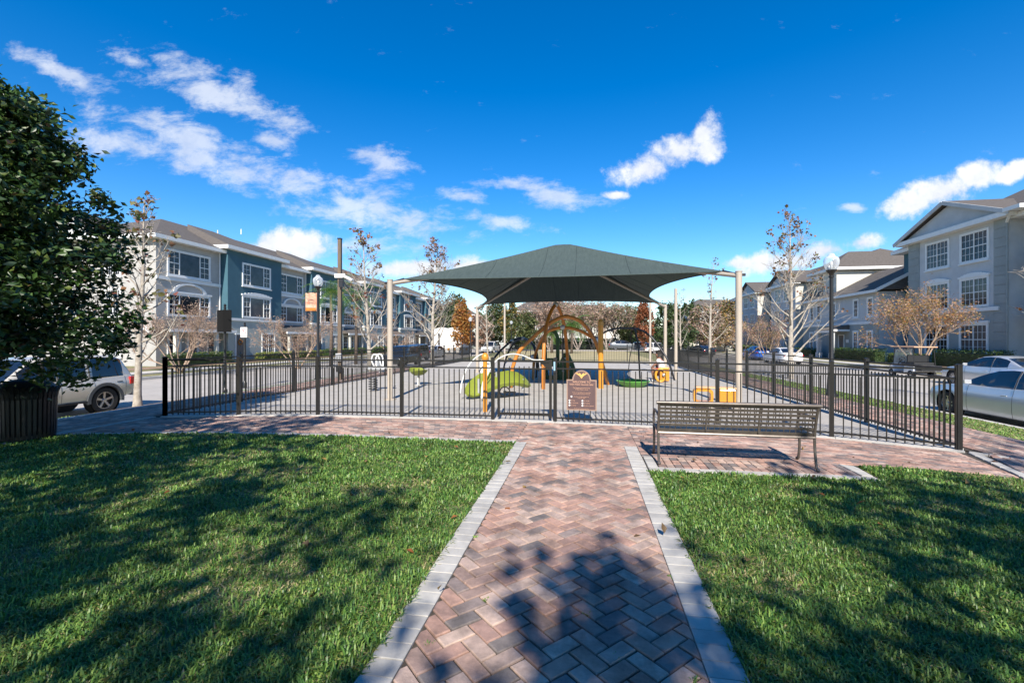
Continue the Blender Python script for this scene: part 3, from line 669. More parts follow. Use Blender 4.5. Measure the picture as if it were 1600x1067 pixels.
# ================================================================== SHADE CANOPY
PKX = (-.76, 16.35, 5.05)
CN = [(-5.1, 11.4, 3.12), (3.57, 11.4, 3.14), (3.57, 21.3, 3.10), (-5.1, 21.3, 3.12)]
t = thing('shade_canopy', 'dark green pyramid shade sail on four beige posts over the climbing frames', 'canopy', (-.76, 16.35, 0))
for x, y, z in CN:
    b = MB(); b.lathe([(.073, 0), (.073, z+.04), (.08, z+.04), (.08, z+.06), (0, z+.065)], 16, (x, y, 0)); p = b.build('post', mt['post'], t, world=True, smooth=40)
    b = MB(); b.lathe([(.16, .002), (.16, .03), (.0, .03)], 16, (x, y, 0)); b.build('base_plate', mt['post'], p, world=True)
    c = Vector((x, y, z-.03)); d = (Vector(PKX)-c); e = c+d*.995; 
    b = MB(); b.tube([c-Vector((0, 0, .02)), e-Vector((0, 0, .50))], .055, 10); b.build('rafter', mt['post'], t, world=True, smooth=40)
    b = MB(); b.tube([c+Vector((0, 0, .0)), c+d.normalized()*.42+Vector((0, 0, .02))], .03, 8); b.box(c+Vector((-.1 if x < 0 else .1, 0, .0)), (.09, .05, .06)); b.build('corner_clamp', mt['dkmetal'], t, world=True)
def edge(i, s):                                                  # s 0..1 along side i, curved inwards and upwards
    a, b = Vector(CN[i]), Vector(CN[(i+1) % 4]); pk = Vector(PKX)
    a = a+(pk-a)*.055; b = b+(pk-b)*.055; m = (a+b)/2; p = a+(b-a)*s
    k = 1-(2*s-1)**2; k = k*.75+.25*(1-abs(2*s-1)**4)
    inn = Vector((pk.x-m.x, pk.y-m.y, 0)); inn.normalize()
    pull = 1.0 if i in (1, 3) else .75
    return p+inn*pull*k+Vector((0, 0, .07*k))
def surf(i, s, q):
    e = edge(i, s); pk = Vector(PKX); p = e+(pk-e)*q
    p.z -= .10*math.sin(PI*q)*(1-(2*s-1)**2)+.05*math.sin(PI*q)
    p.z += .0
    if q > .93: p.z -= (q-.93)*.9
    return p
NS, NQ = 36, 16
for i in range(4):
    b = MB(); V = [surf(i, a/NS, c/NQ) for c in range(NQ+1) for a in range(NS+1)]
    b.add(V, [(c*(NS+1)+a, c*(NS+1)+a+1, (c+1)*(NS+1)+a+1, (c+1)*(NS+1)+a) for c in range(NQ) for a in range(NS)])
    o = b.build('cloth_panel', mt['cloth'], t, world=True, smooth=True); 
    b = MB(); b.tube([surf(i, a/NS, 0)-Vector((0, 0, .004)) for a in range(NS+1)], .013, 6); b.build('edge_hem', mt['cloth'], t, world=True)
    for s0 in (.26, .44, .56, .74):
        P = []
        lat = edge(i, s0)-edge(i, .5); ax = (edge(i, 1)-edge(i, 0)); ax.z = 0; ax.normalize(); c0 = lat.dot(ax)
        for q in [k/14 for k in range(14)]:
            lo, hi = 0, 1
            s = .5
            for _ in range(24):
                s = (lo+hi)/2; cc = (surf(i, s, q)-edge(i, .5)).dot(ax)
                if cc < c0: lo = s
                else: hi = s
            if s < .01 or s > .99: break
            P.append(surf(i, s, q))
        if len(P) > 2:
            b = MB(); b.tube(P, .007, 4); b.build('seam', mt['seam'], t, world=True)
# slim pale poles standing behind
for px, Z, h, lab in ((1056, 18.2, 3.62, 'slim beige pole beside the right playground fence, tallest looking of the three slim poles'), (1016, 28, 3.9, 'slim beige pole far behind the green swing dish'), (788.5, 30, 4.3, 'slim pale pole behind the lime climbing slide, on the left')):
    c = at(px, Z); b = MB(); b.lathe([(.065, 0), (.062, h), (0, h+.02)], 12); o = b.build('pole', mt['post'], smooth=40, loc=c); tag(o, lab, 'pole', 'slim beige poles behind the canopy')
# ================================================================== PLAY EQUIPMENT
def tubes(name, mat, t, P, r, k=8, n=10, ends=False):
    b = MB(); b.tube(catmull(P, k) if len(P) > 2 else P, r, n); return b.build(name, mat, t, world=True, smooth=50)
t = thing('climbing_arches', 'orange and rust tube climbing arches meeting at grey ball joints under the canopy', 'climbing frame', at(890, 16))
R1 = .062
tubes('tall_arch', mt['rust'], t, [pt(849, 608, 14.6), pt(849, 570, 14.6), pt(851, 530, 14.8), pt(857, 497, 15.1), pt(868, 477, 15.5), pt(876, 488, 15.9), pt(882, 512, 16.4), pt(886, 550, 17), pt(888, 594, 17.6)], R1)
tubes('wide_arch', mt['rust'], t, [pt(798, 606, 15.0), pt(801, 575, 15), pt(812, 548, 15), pt(832, 528, 15), pt(850, 512, 15), pt(868, 500, 15.1), pt(885, 495, 15.2), pt(905, 501, 15.3), pt(920, 516, 15.4), pt(932, 538, 15.4), pt(942, 572, 15.6), pt(950, 601, 16)], R1)
tubes('low_arch', mt['rust'], t, [pt(833, 592, 18.2), pt(835, 560, 18), pt(843, 537, 17), pt(853, 521, 16), pt(866, 514, 15.6), pt(884, 512, 15.5), pt(904, 516, 15.5), pt(920, 524, 15.6), pt(930, 531, 15.6)], R1*.9)
b = MB(); b.tube([pt(939, 607, 14.8), pt(938.5, 505, 14.8)], .085, 14); o = b.build('straight_post', mt['orange'], t, world=True, smooth=50)
b = MB(); b.tube([pt(938.6, 509, 14.8), pt(938.6, 503, 14.8), pt(938.6, 499, 14.8)], [.1, .1, .06], 14); b.build('post_cap', M('cap_yellow', (.5, .26, .06), .4), o, world=True)
for px, py, Z, r in ((868, 476, 15.5, .10), (882.5, 495.5, 15.3, .09), (879, 511.5, 15.5, .09), (930, 531, 15.5, .14), (833, 558, 18, .1)):
    b = MB(); b.ball(pt(px, py, Z), r, 12); b.build('ball_joint', mt['steel'], t, world=True, smooth=True)
tubes('hand_pole', mt['dkmetal'], t, [pt(879, 512, 15.5), pt(880, 585, 15.7)], .02, n=6)
# black overhead arch and swing dish
t = thing('dish_swing', 'green dish swing hanging from black poles under a curved grey overhead arch', 'swing', at(990, 16))
tubes('overhead_arch', mt['dkmetal'], t, [pt(932, 530, 15.5), pt(945, 519, 15.6), pt(962, 513.5, 15.8), pt(985, 513, 16), pt(1002, 516, 16.1), pt(1018, 527, 16), pt(1032, 545, 15.8), pt(1044, 564, 15.6), pt(1054, 594, 15.6)], .034)
tubes('swing_pole', mt['dkmetal'], t, [pt(992, 514, 16), pt(997, 540, 15.9), pt(1000, 592, 15.8)], .028, n=8)
tubes('swing_rope', mt['dkmetal'], t, [pt(990, 530, 16), pt(984, 560, 15.9), pt(981, 592, 15.8)], .014, n=6)
c = pt(989, 596, 15.4); b = MB(); b.lathe([(0, -.26), (.16, -.25), (.36, -.16), (.50, -.05), (.56, .03), (.545, .045), (.5, .02), (.3, -.1), (0, -.14)], 28, c); b.build('dish', mt['green'], t, world=True, smooth=50)
# tunnel hoop and dark green climbing wall
t = thing('climbing_wall', 'dark green leaf-shaped climbing wall with black hoop beneath the orange arches', 'climbing wall', at(880, 18))
P = [pt(866+11*math.cos(a), 537-24*math.sin(a), 18.5) for a in [PI*k/12 for k in range(13)]]
P = [pt(854, 590, 18.5)]+[pt(861+10.5*math.cos(a), 532-16*math.sin(a), 18.5) for a in [PI-PI*k/10 for k in range(11)]]+[pt(871, 588, 18.5)]
tubes('hoop', mt['dgreen'], t, P, .075, 3)
b = MB(); Q = [(872, 600), (874, 566), (880, 552), (888, 551), (896, 568), (903, 590), (901, 602)]
F_ = [pt(x, y, 17.8) for x, y in Q]; G_ = [p+Vector((.02, .16, 0)) for p in F_]; n = len(Q)
b.add(F_+G_, [tuple(range(n-1, -1, -1)), tuple(range(n, 2*n))]+[(i, (i+1) % n, n+(i+1) % n, n+i) for i in range(n)]); o = b.build('wall_panel', mt['dgreen'], t, world=True, bevel=.03)
for px, py in ((884, 560), (890, 574), (880, 580), (895, 590)):
    b = MB(); b.ball(pt(px, py, 17.75), .05, 8); b.build('hand_hold', mt['steel'], o, world=True, smooth=True)
b = MB(); b.box(pt(859, 566, 18.2), (.75, .1, .34), rz=.1); b.box(pt(860, 592, 18.2), (.7, .12, .3), rz=.1); b.build('low_panel', mt['dgreen'], t, world=True, bevel=.03)
# black curved pipes with joints on the left
t = thing('spider_climber', 'low black curved-pipe climber with grey joints left of the orange arches', 'climbing frame', at(810, 19))
tubes('pipe', mt['dkmetal'], t, [pt(762, 582, 18), pt(768, 566, 18), pt(782, 548, 18.4), pt(800, 533, 19), pt(815, 528, 19.5), pt(828, 534, 20), pt(838, 548, 20), pt(842, 580, 20)], .045)
tubes('pipe', mt['dkmetal'], t, [pt(786, 580, 20.5), pt(792, 556, 20.5), pt(803, 536, 20), pt(818, 530, 19.5), pt(832, 538, 18.6), pt(838, 560, 18), pt(838, 590, 18)], .04)
for a_, b_ in (((800, 533, 19), (818, 560, 19)), ((818, 560, 19), (838, 552, 19.3)), ((818, 560, 19), (797, 562, 19.5)), ((828, 534, 20), (818, 560, 19)), ((797, 562, 19.5), (782, 548, 18.4))):
    tubes('rope', mt['dkmetal'], t, [pt(*a_), pt(*b_)], .014, n=5)
for q in ((800, 533, 19), (817, 529, 19.5), (818, 560, 19), (829, 535, 19.8), (797, 562, 19.5)):
    b = MB(); b.ball(pt(*q), .085, 10); b.build('joint', mt['steel'], t, world=True, smooth=True)
# lime slide / leaf bridge with white rails
t = thing('leaf_climber', 'lime green curved leaf-shaped climber with white looped rails behind the gate', 'climbing frame', at(775, 12.6))
def leaf(name, pts, mat, th=.05, par=None, sdv=(-.15, .85, .6)):
    """pts: (px, py, Z, half width in metres across the depth)"""
    b = MB(); C = [(pt(x, y, Z), w) for x, y, Z, w in pts]; V = []
    n = len(C); per = 8
    for i, (c, w) in enumerate(C):
        d = (C[min(i+1, n-1)][0]-C[max(i-1, 0)][0]).normalized(); side = Vector(sdv); side = (side-d*side.dot(d)).normalized(); up = d.cross(side); up = up if up.z > 0 else -up
        for k in range(per):
            f = k/(per-1)*2-1; V.append(c+side*w*f+up*(.10*w*(1-f*f)*1.2))
        for k in range(per):
            f = 1-k/(per-1)*2; V.append(c+side*w*f+up*(.10*w*(1-f*f)*1.2-th))
    m_ = 2*per
    b.add(V, [(i*m_+k, i*m_+(k+1) % m_, (i+1)*m_+(k+1) % m_, (i+1)*m_+k) for i in range(n-1) for k in range(m_)]+[tuple(range(m_-1, -1, -1)), tuple((n-1)*m_+k for k in range(m_))])
    return b.build(name, mat, par or t, world=True, smooth=40)
leaf('broad_leaf', [(730, 614, 12.0, .05), (734, 612, 12.1, .17), (742, 607, 12.3, .26), (752, 600, 12.5, .31), (762, 594, 12.7, .32), (771, 590, 12.9, .28), (779, 587, 13.0, .16)], mt['lime'], .07)
leaf('arched_leaf', [(757, 607, 12.0, .10), (765, 601, 12.1, .2), (776, 594, 12.2, .28), (788, 589.5, 12.4, .31), (800, 588, 12.5, .31), (812, 590, 12.6, .27), (822, 595, 12.7, .19), (829, 601, 12.8, .05)], mt['lime'], .10, sdv=(-.15, .9, .42))
wp = M('white_tube', (.66, .66, .62), .35)
tubes('rail', wp, t, [pt(719, 614, 12.0), pt(722, 596, 12.1), pt(730, 575, 12.2), pt(742, 560, 12.4), pt(755, 553, 12.6), pt(764, 558, 12.7), pt(765, 575, 12.8), pt(755, 596, 12.0), pt(752, 622, 11.7)], .017)
tubes('rail', wp, t, [pt(753, 622, 11.7), pt(757, 598, 11.9), pt(768, 573, 12.0), pt(780, 560, 12.2), pt(797, 553.5, 12.4), pt(815, 555, 12.6), pt(833, 562, 12.7), pt(849, 563, 12.8), pt(849, 570, 12.8)], .017)
b = MB(); b.bar(pt(757, 578, 12.9), pt(757.5, 556, 12.9), .22, .02); b.hull([pt(750, 588, 13), pt(764, 588, 13), pt(765, 565, 13), pt(758, 557, 13), pt(750, 565, 13), pt(750, 588, 13.1), pt(764, 588, 13.1), pt(765, 565, 13.1), pt(758, 557, 13.1), pt(750, 565, 13.1)]); b.build('white_panel', mt['white'], t, world=True)
for x, y, Z in ((797, 606, 12.5), (817, 609, 12.6), (748, 614, 12.2)):
    tubes('leg', mt['orange'] if x == 797 else mt['steel'], t, [pt(x, y, Z), pt(x, 592, Z)], .035, n=8)
t = thing('activity_post', 'slim orange post with rounded top just inside the fence, left of the gate', 'post', at(758, 10.05))
tubes('post_shaft', mt['orange'], t, [at(758, 10.05, 0), at(758, 10.05, 1.17)], .05, n=12)
b = MB(); b.ball(at(758, 10.05, 1.20), .085, 12, sz=1.25); b.build('post_top', mt['orange'], t, world=True, smooth=True)
# spring toy, spinner
c = at(583, 14.1); t = thing('spring_rider', 'grey and white spring rider with looped handles behind the left part of the fence', 'spring rider', c)
b = MB(); b.tube([c+Vector((.12*math.cos(a), .12*math.sin(a), .03+a*.0115)) for a in [k*PI/6 for k in range(61)]], .022, 6); b.build('spring', mt['dkmetal'], t, world=True, smooth=50)
b = MB(); b.hull([c+Vector((x, y, z)) for x in (-.12, .42) for y in (-.12, .12) for z in (.66, .74)]+[c+Vector((.5, 0, .74)), c+Vector((-.18, 0, .72))]); b.build('seat', mt['steel'], t, world=True, bevel=.02)
for s in (-1, 1):
    tubes('handle_loop', mt['white'], t, [c+Vector((.1, .1*s, .74)), c+Vector((.02, .14*s, .95)), c+Vector((.08, .15*s, 1.12)), c+Vector((.22, .14*s, 1.1)), c+Vector((.28, .1*s, .9)), c+Vector((.3, .05*s, .74))], .02)
b = MB(); b.box(c+Vector((.15, 0, .85)), (.05, .2, .25)); b.build('body_panel', mt['white'], t, world=True, bevel=.015)
tubes('foot_rest', mt['steel'], t, [c+Vector((.3, -.2, .6)), c+Vector((.3, .2, .6))], .018, n=6)
c = at(654, 15.9); t = thing('cup_spinner', 'small lime cup seat spinner on a white stem inside the left fence', 'spinner', c)
b = MB(); b.lathe([(.07, 0), (.05, .04), (.045, .34)], 12, c); b.build('stem', mt['white'], t, world=True, smooth=50)
b = MB(); V = []
for i, (r, z) in enumerate([(.02, .33), (.16, .34), (.26, .40), (.33, .48), (.31, .49), (.24, .42), (.14, .37), (0, .36)]):
    for k in range(20):
        a = 2*PI*k/20; lift = (.14*max(0, math.cos(a-2.4))+.06*max(0, math.cos(a+.6)))*(r/.33)
        V.append(c+Vector((r*math.cos(a), r*math.sin(a), z+lift)))
b.add(V, [(i*20+k, i*20+(k+1) % 20, (i+1)*20+(k+1) % 20, (i+1)*20+k) for i in range(7) for k in range(20)]); b.build('seat', mt['lime'], t, world=True, smooth=50)
# orange play bench on the right
c = at(1112, 10.5); t = thing('play_bench', 'orange moulded play bench with open loop end, behind the park bench', 'play bench', c, -.12)
def loop_panel(x0, x1, z0, z1, w, y0, y1, mat, nm):
    O = []; I_ = []
    for k in range(32):
        a = 2*PI*k/32; ca, sa = math.cos(a), math.sin(a); e = .42
        sx = math.copysign(abs(ca)**e, ca); sz = math.copysign(abs(sa)**e, sa)
        O.append(((x0+x1)/2+sx*(x1-x0)/2, (z0+z1)/2+sz*(z1-z0)/2)); I_.append(((x0+x1)/2+sx*((x1-x0)/2-w), (z0+z1)/2+sz*((z1-z0)/2-w)))
    b = MB(); n = 32; V = [(x, y0, z) for x, z in O]+[(x, y1, z) for x, z in O]+[(x, y0, z) for x, z in I_]+[(x, y1, z) for x, z in I_]
    Fs = []
    for i in range(n):
        j = (i+1) % n; Fs += [(i, j, n+j, n+i), (2*n+i, 3*n+i, 3*n+j, 2*n+j), (i, 2*n+i, 2*n+j, j), (n+i, n+j, 3*n+j, 3*n+i)]
    b.add(V, Fs); return b.build(nm, mat, t, smooth=40)
loop_panel(-.40, .02, .12, .46, .055, -.14, .14, mt['orange'], 'loop_end')
b = MB(); b.box((.08, .05, .485), (.86, .30, .03)); b.build('top_board', M('pale_orange', (.60, .36, .16), .5), t, bevel=.01)
b = MB(); b.box((.31, 0, .27), (.36, .32, .40)); b.build('end_box', mt['orange'], t, bevel=.03)
b = MB(); b.box((-.3, 0, .06), (.1, .1, .12)); b.box((.3, 0, .035), (.12, .12, .07)); b.build('base', mt['dkmetal'], t)
# orange wheel panel and the crouching person
c = at(1037, 17.0); t = thing('wheel_panel', 'low orange activity panel with a round wheel on it, beside the crouching person', 'play panel', c, -.1)
b = MB(); b.box((.03, 0, .30), (.34, .12, .52)); b.build('panel', mt['orange'], t, bevel=.03)
b = MB(); b.tube([Vector((-.12+.17*math.cos(a), -.10, .26+.23*math.sin(a))) for a in [2*PI*k/24 for k in range(25)]], .045, 8, caps=False); b.build('wheel', M('amber_paint', (.62, .30, .03), .4), t, smooth=50)
b = MB(); b.lathe([(0, -.16), (.05, -.15), (.06, -.09)], 12, (.0, 0, .28), axis='Y'); b.build('hub', mt['steel'], t, smooth=50)
def skin(name, verts, edges, radii, mat, parent, root=0, sub=2, loc=(0, 0, 0)):
    me = bpy.data.meshes.new(name); me.from_pydata(verts, edges, []); o = bpy.data.objects.new(name, me); COL.objects.link(o)
    sk = o.modifiers.new('skin', 'SKIN'); me.skin_vertices.new(name='') if not me.skin_vertices else None
    for i, r in enumerate(radii):
        me.skin_vertices[0].data[i].radius = (r, r) if not hasattr(r, '__len__') else r; me.skin_vertices[0].data[i].use_root = (i == root)
    s = o.modifiers.new('sub', 'SUBSURF'); s.levels = s.render_levels = sub
    bpy.context.view_layer.update()
    m2 = bpy.data.meshes.new_from_object(o.evaluated_get(bpy.context.evaluated_depsgraph_get())); bpy.data.objects.remove(o)
    m2.materials.clear(); m2.materials.append(mat); m2.polygons.foreach_set('use_smooth', [True]*len(m2.polygons))
    o = bpy.data.objects.new(name, m2); COL.objects.link(o); o.parent = parent; o.location = loc; WM[o] = wm(parent) @ Matrix.Translation(loc); return o
c = at(1031, 17.3); t = thing('person', 'person with dark hair in white top and red shorts crouching by the orange wheel panel', 'person', c, -.15)
sk = M('skin_brown', (.24, .12, .08), .6); wh = M('white_shirt', (.78, .77, .78), .8); rd = M('red_shorts', (.36, .03, .03), .8); hr = M('dark_hair', (.02, .015, .012), .7)
# pelvis low, torso leaning to -x, knees up; local x right in picture, y away, z up
V = [(.05, 0, .36), (.05, 0, .52), (.02, -.02, .70), (-.02, -.02, .84), (-.06, -.02, .93), (-.09, -.03, 1.01), (-.10, -.04, 1.07),
     (-.03, -.16, .80), (-.20, -.20, .62), (-.32, -.14, .50), (-.03, .14, .80), (-.16, .20, .62), (-.05, .22, .45),
     (-.02, -.10, .34), (-.28, -.13, .52), (-.25, -.13, .28), (-.22, -.13, .08), (-.34, -.14, .035),
     (-.02, .10, .34), (-.26, .14, .50), (-.20, .14, .27), (-.17, .14, .08), (-.29, .16, .035)]
E = [(0, 1), (1, 2), (2, 3), (3, 4), (4, 5), (5, 6), (3, 7), (7, 8), (8, 9), (3, 10), (10, 11), (11, 12), (0, 13), (13, 14), (14, 15), (15, 16), (16, 17), (0, 18), (18, 19), (19, 20), (20, 21), (21, 22)]
R_ = [(.15, .12), (.14, .11), (.16, .12), (.14, .10), .055, .085, .06, .06, .045, .035, .06, .045, .035, .10, .075, .055, .04, .03, .10, .075, .055, .04, .03]
body = skin('body', V, E, R_, sk, t)
skin('shirt', [(.06, 0, .44), (.05, 0, .56), (.02, -.02, .72), (-.02, -.02, .86), (-.03, -.17, .81), (-.11, -.19, .72), (-.03, .15, .81), (-.09, .18, .72)], [(0, 1), (1, 2), (2, 3), (3, 4), (4, 5), (3, 6), (6, 7)], [(.18, .145), (.175, .14), (.19, .145), (.11, .09), .085, .07, .085, .07], wh, t)
skin('shorts', [(.05, 0, .38), (-.01, -.10, .36), (-.20, -.125, .47), (-.01, .10, .36), (-.18, .13, .46)], [(0, 1), (1, 2), (0, 3), (3, 4)], [(.18, .15), .125, .10, .125, .10], rd, t)
h = skin('hair', [(-.055, -.01, 1.06), (-.06, -.01, 1.12), (.02, .0, 1.16), (.05, .0, 1.19), (-.02, 0, .98)], [(0, 1), (1, 2), (2, 3), (0, 4)], [.11, .10, .05, .055, .07], hr, t)
for s in (-1, 1):
    b = MB(); b.hull([(-.20, s*.135-.05, .0), (-.20, s*.135+.05, .0), (-.42, s*.145-.04, .0), (-.42, s*.145+.04, 0), (-.18, s*.135-.045, .09), (-.18, s*.135+.045, .09), (-.40, s*.145-.03, .05), (-.40, s*.145+.03, .05)]); b.build('shoe', mt['white'], t, bevel=.015)
b = MB(); b.ball((-.185, -.03, 1.02), .014, 6); b.build('nose', sk, body, smooth=True)
# ================================================================== STREET FURNITURE
glb = M('lamp_globe', (.75, .78, .80), .10, spec=.8)
_t = glb.node_tree; _tr = _t.nodes.new('ShaderNodeBsdfTransparent'); _tr.inputs[0].default_value = (.93, .95, .96, 1); _mx = _t.nodes.new('ShaderNodeMixShader'); _lw = _t.nodes.new('ShaderNodeLayerWeight'); _lw.inputs[0].default_value = .45
_mr = _t.nodes.new('ShaderNodeMapRange'); _mr.inputs[3].default_value = .22; _mr.inputs[4].default_value = .95; _t.links.new(_lw.outputs['Facing'], _mr.inputs[0]); _t.links.new(_mr.outputs[0], _mx.inputs[0])
_t.links.new(_tr.outputs[0], _mx.inputs[1]); _t.links.new(_t.nodes['Principled BSDF'].outputs[0], _mx.inputs[2]); _t.links.new(_mx.outputs[0], _t.nodes['Material Output'].inputs[0])
def lamp(label, loc, H, banner=False, group='black street lamps with clear acorn globes'):
    t = thing('street_lamp', label, 'street lamp', loc, 0, group)
    b = MB(); b.lathe([(.15, 0), (.15, .08), (.12, .12), (.10, .55), (.085, .65), (.06, .72), (.05, H-1.0), (.048, H-.62), (.07, H-.60), (.07, H-.57), (.05, H-.55), (.06, H-.50), (.13, H-.42), (.14, H-.39), (0, H-.39)], 16); b.build('pole', mt['fence'], t, smooth=40)
    b = MB(); b.lathe([(.11, H-.395), (.16, H-.33), (.195, H-.22), (.20, H-.14), (.185, H-.07), (.14, H-.02), (.10, H+.0), (.085, H+.04), (.07, H+.07), (.03, H+.085), (0, H+.09)], 20); b.build('globe', glb, t, smooth=60)
    b = MB(); b.lathe([(.03, H-.39), (.03, H-.25), (.045, H-.22), (.02, H-.14), (0, H-.13)], 10); b.build('bulb', mt['white'], t, smooth=60)
    if banner:
        for z in (H-.62, H-1.42):
            b = MB(); b.tube([(0, 0, z), (-.58, 0, z)], .014, 6); b.build('banner_arm', mt['fence'], t)
        n_ = 12; b = MB(); V = [(-.06-.50*i/n_, .03*math.sin(i*.8), H-.64-.76*j/6) for j in range(7) for i in range(n_+1)]
        b.add(V, [(j*13+i, j*13+i+1, (j+1)*13+i+1, (j+1)*13+i) for j in range(6) for i in range(12)])
        bm_ = M('banner_print', (.62, .50, .38), .8, col2=(.50, .14, .06), vscale=4.5, detail=8); o = b.build('banner', bm_, t, smooth=True)
        b = MB()
        for s in (-.04,):
            b.add([(-.08, s, H-1.26), (-.54, s, H-1.26), (-.54, s, H-1.38), (-.08, s, H-1.38)], [(0, 1, 2, 3)])
        b.build('banner_stripe', mt['rust'], o)
        text('Winter', .11, (-.31, -.045, H-.92), o, mt['bench']); text('in the park', .075, (-.31, -.045, H-1.05), o, mt['bench'])
    return t
c = at(1299, 13.1); lamp('black street lamp with clear globe behind the right corner of the front fence', (c.x, c.y, gz(c.x)), 3.98-gz(c.x))
c = at(497, 18.7); lamp('black street lamp hung with an orange and cream banner, left of the wooden pole', (c.x, c.y, gz(c.x)), 4.15-gz(c.x), True)
for px, Z, H, lab in ((799, 62, 4.1, 'far street lamp with pale globe seen between the trees left of the orange arches'), (735, 48, 4.1, 'far black street lamp near the white gatehouse left of the canopy'),):
    c = at(px, Z); lamp(lab, (c.x, c.y, gz(c.x)), H)
c = at(531, 18); t = thing('utility_pole', 'tall brown square wooden pole with white floodlight bracket beside the left fence', 'pole', (c.x, c.y, gz(c.x)), .1)
wd = M('brown_wood', (.13, .095, .065), .8, var=.25, vscale=6, stretch=(6, 6, .6)); top = 5.5
b = MB(); b.box((0, 0, (top+.1)/2), (.135, .135, top+.1)); b.build('shaft', wd, t, bevel=.01)
b = MB(); b.box((0, 0, top+.125), (.15, .15, .05)); b.build('cap', mt['dkmetal'], t)
b = MB(); b.box((.05, -.11, 4.15), (.42, .05, .16)); b.bar((.2, -.13, 4.15), (.62, -.25, 3.95), .14, .08); b.build('floodlight', mt['white'], t, bevel=.01)
b = MB(); b.bar((.1, -.12, 4.05), (.42, -.2, 3.65), .05); b.box((.12, -.14, 3.85), (.16, .1, .3)); b.build('bracket', mt['dkmetal'], t)
b = MB(); b.box((0, -.11, .95), (.22, .1, .30)); b.build('meter_box', mt['steel'], t, bevel=.01)
b = MB(); b.box((.0, -.11, .5), (.18, .1, .25)); b.build('junction_box', mt['dkmetal'], t, bevel=.01)
signblk = M('sign_back_black', (.012, .012, .012), .9, spec=.1)
def sign_post(px, Z, label, top, kind):
    c = at(px, Z); z0 = gz(c.x); t = thing('traffic_sign', label, 'road sign', (c.x, c.y, z0), .15); H = top-z0
    b = MB(); b.lathe([(.09, 0), (.09, .3), (.06, .36), (.05, .4), (.042, H-.2), (.042, H-.05), (.06, H-.04), (.03, H+.0), (.055, H+.06), (.0, H+.13)], 12); b.build('post', mt['fence'], t, smooth=40)
    if kind == 'back':
        b = MB(); b.box((-.16, .05, H-.55), (.36, .02, .86)); b.build('sign_back', signblk, t, bevel=.03)
        b = MB(); b.box((.12, -.06, H-.55), (.30, .02, .86), rz=.5); b.build('sign_back', signblk, t, bevel=.03)
    else:
        b = MB(); b.box((0, -.055, H-.34), (.34, .02, .50)); b.build('sign_frame', mt['fence'], t, bevel=.02)
        b = MB(); b.box((0, -.07, H-.34), (.30, .008, .45)); s = b.build('sign_plate', mt['white'], t)
        red = M('sign_red', (.45, .05, .06), .5)
        b = MB(); b.tube([Vector((.105*math.cos(a), -.078, H-.29+.105*math.sin(a))) for a in [2*PI*k/20 for k in range(21)]], .012, 5, caps=False); b.bar((-.07, -.080, H-.22), (.07, -.080, H-.36), .006, .018); b.build('no_symbol', red, s)
        text('P', .15, (0, -.0775, H-.29), s, mt['black']); text('NO PARKING', .045, (0, -.0775, H-.50), s, mt['black'])
sign_post(351.5, 17.6, 'black decorative sign post seen from behind, with two blank dark panels', 2.85, 'back')
sign_post(382.5, 20.5, 'white no parking sign in a black frame on a black post', 2.25, 'np')
# ================================================================== BUILDINGS
class Face:
    """a wall plane: O + a*s + z, n outward"""
    def __init__(s, t, O, a, n): s.t = t; s.O = Vector((O[0], O[1], 0)); s.a = Vector((*a, 0)); s.n = Vector((*n, 0))
    def p(s, x, z, d=0): return s.O+s.a*x+s.n*d+Vector((0, 0, z))
    def slab(s, mb, x0, x1, z0, z1, d0, d1, mi=0):
        P = [s.p(x, z, d) for d in (d0, d1) for x, z in ((x0, z0), (x1, z0), (x1, z1), (x0, z1))]
        return mb.add(P, [(3, 2, 1, 0), (4, 5, 6, 7), (0, 1, 5, 4), (1, 2, 6, 5), (2, 3, 7, 6), (3, 0, 4, 7)], mi)
    def put(s, name, m_, *slabs, par=None, bevel=0):
        b = MB(); [s.slab(b, *q) for q in slabs]; return b.build(name, m_, par or s.t, world=True, bevel=bevel)
WR = random.Random(12)
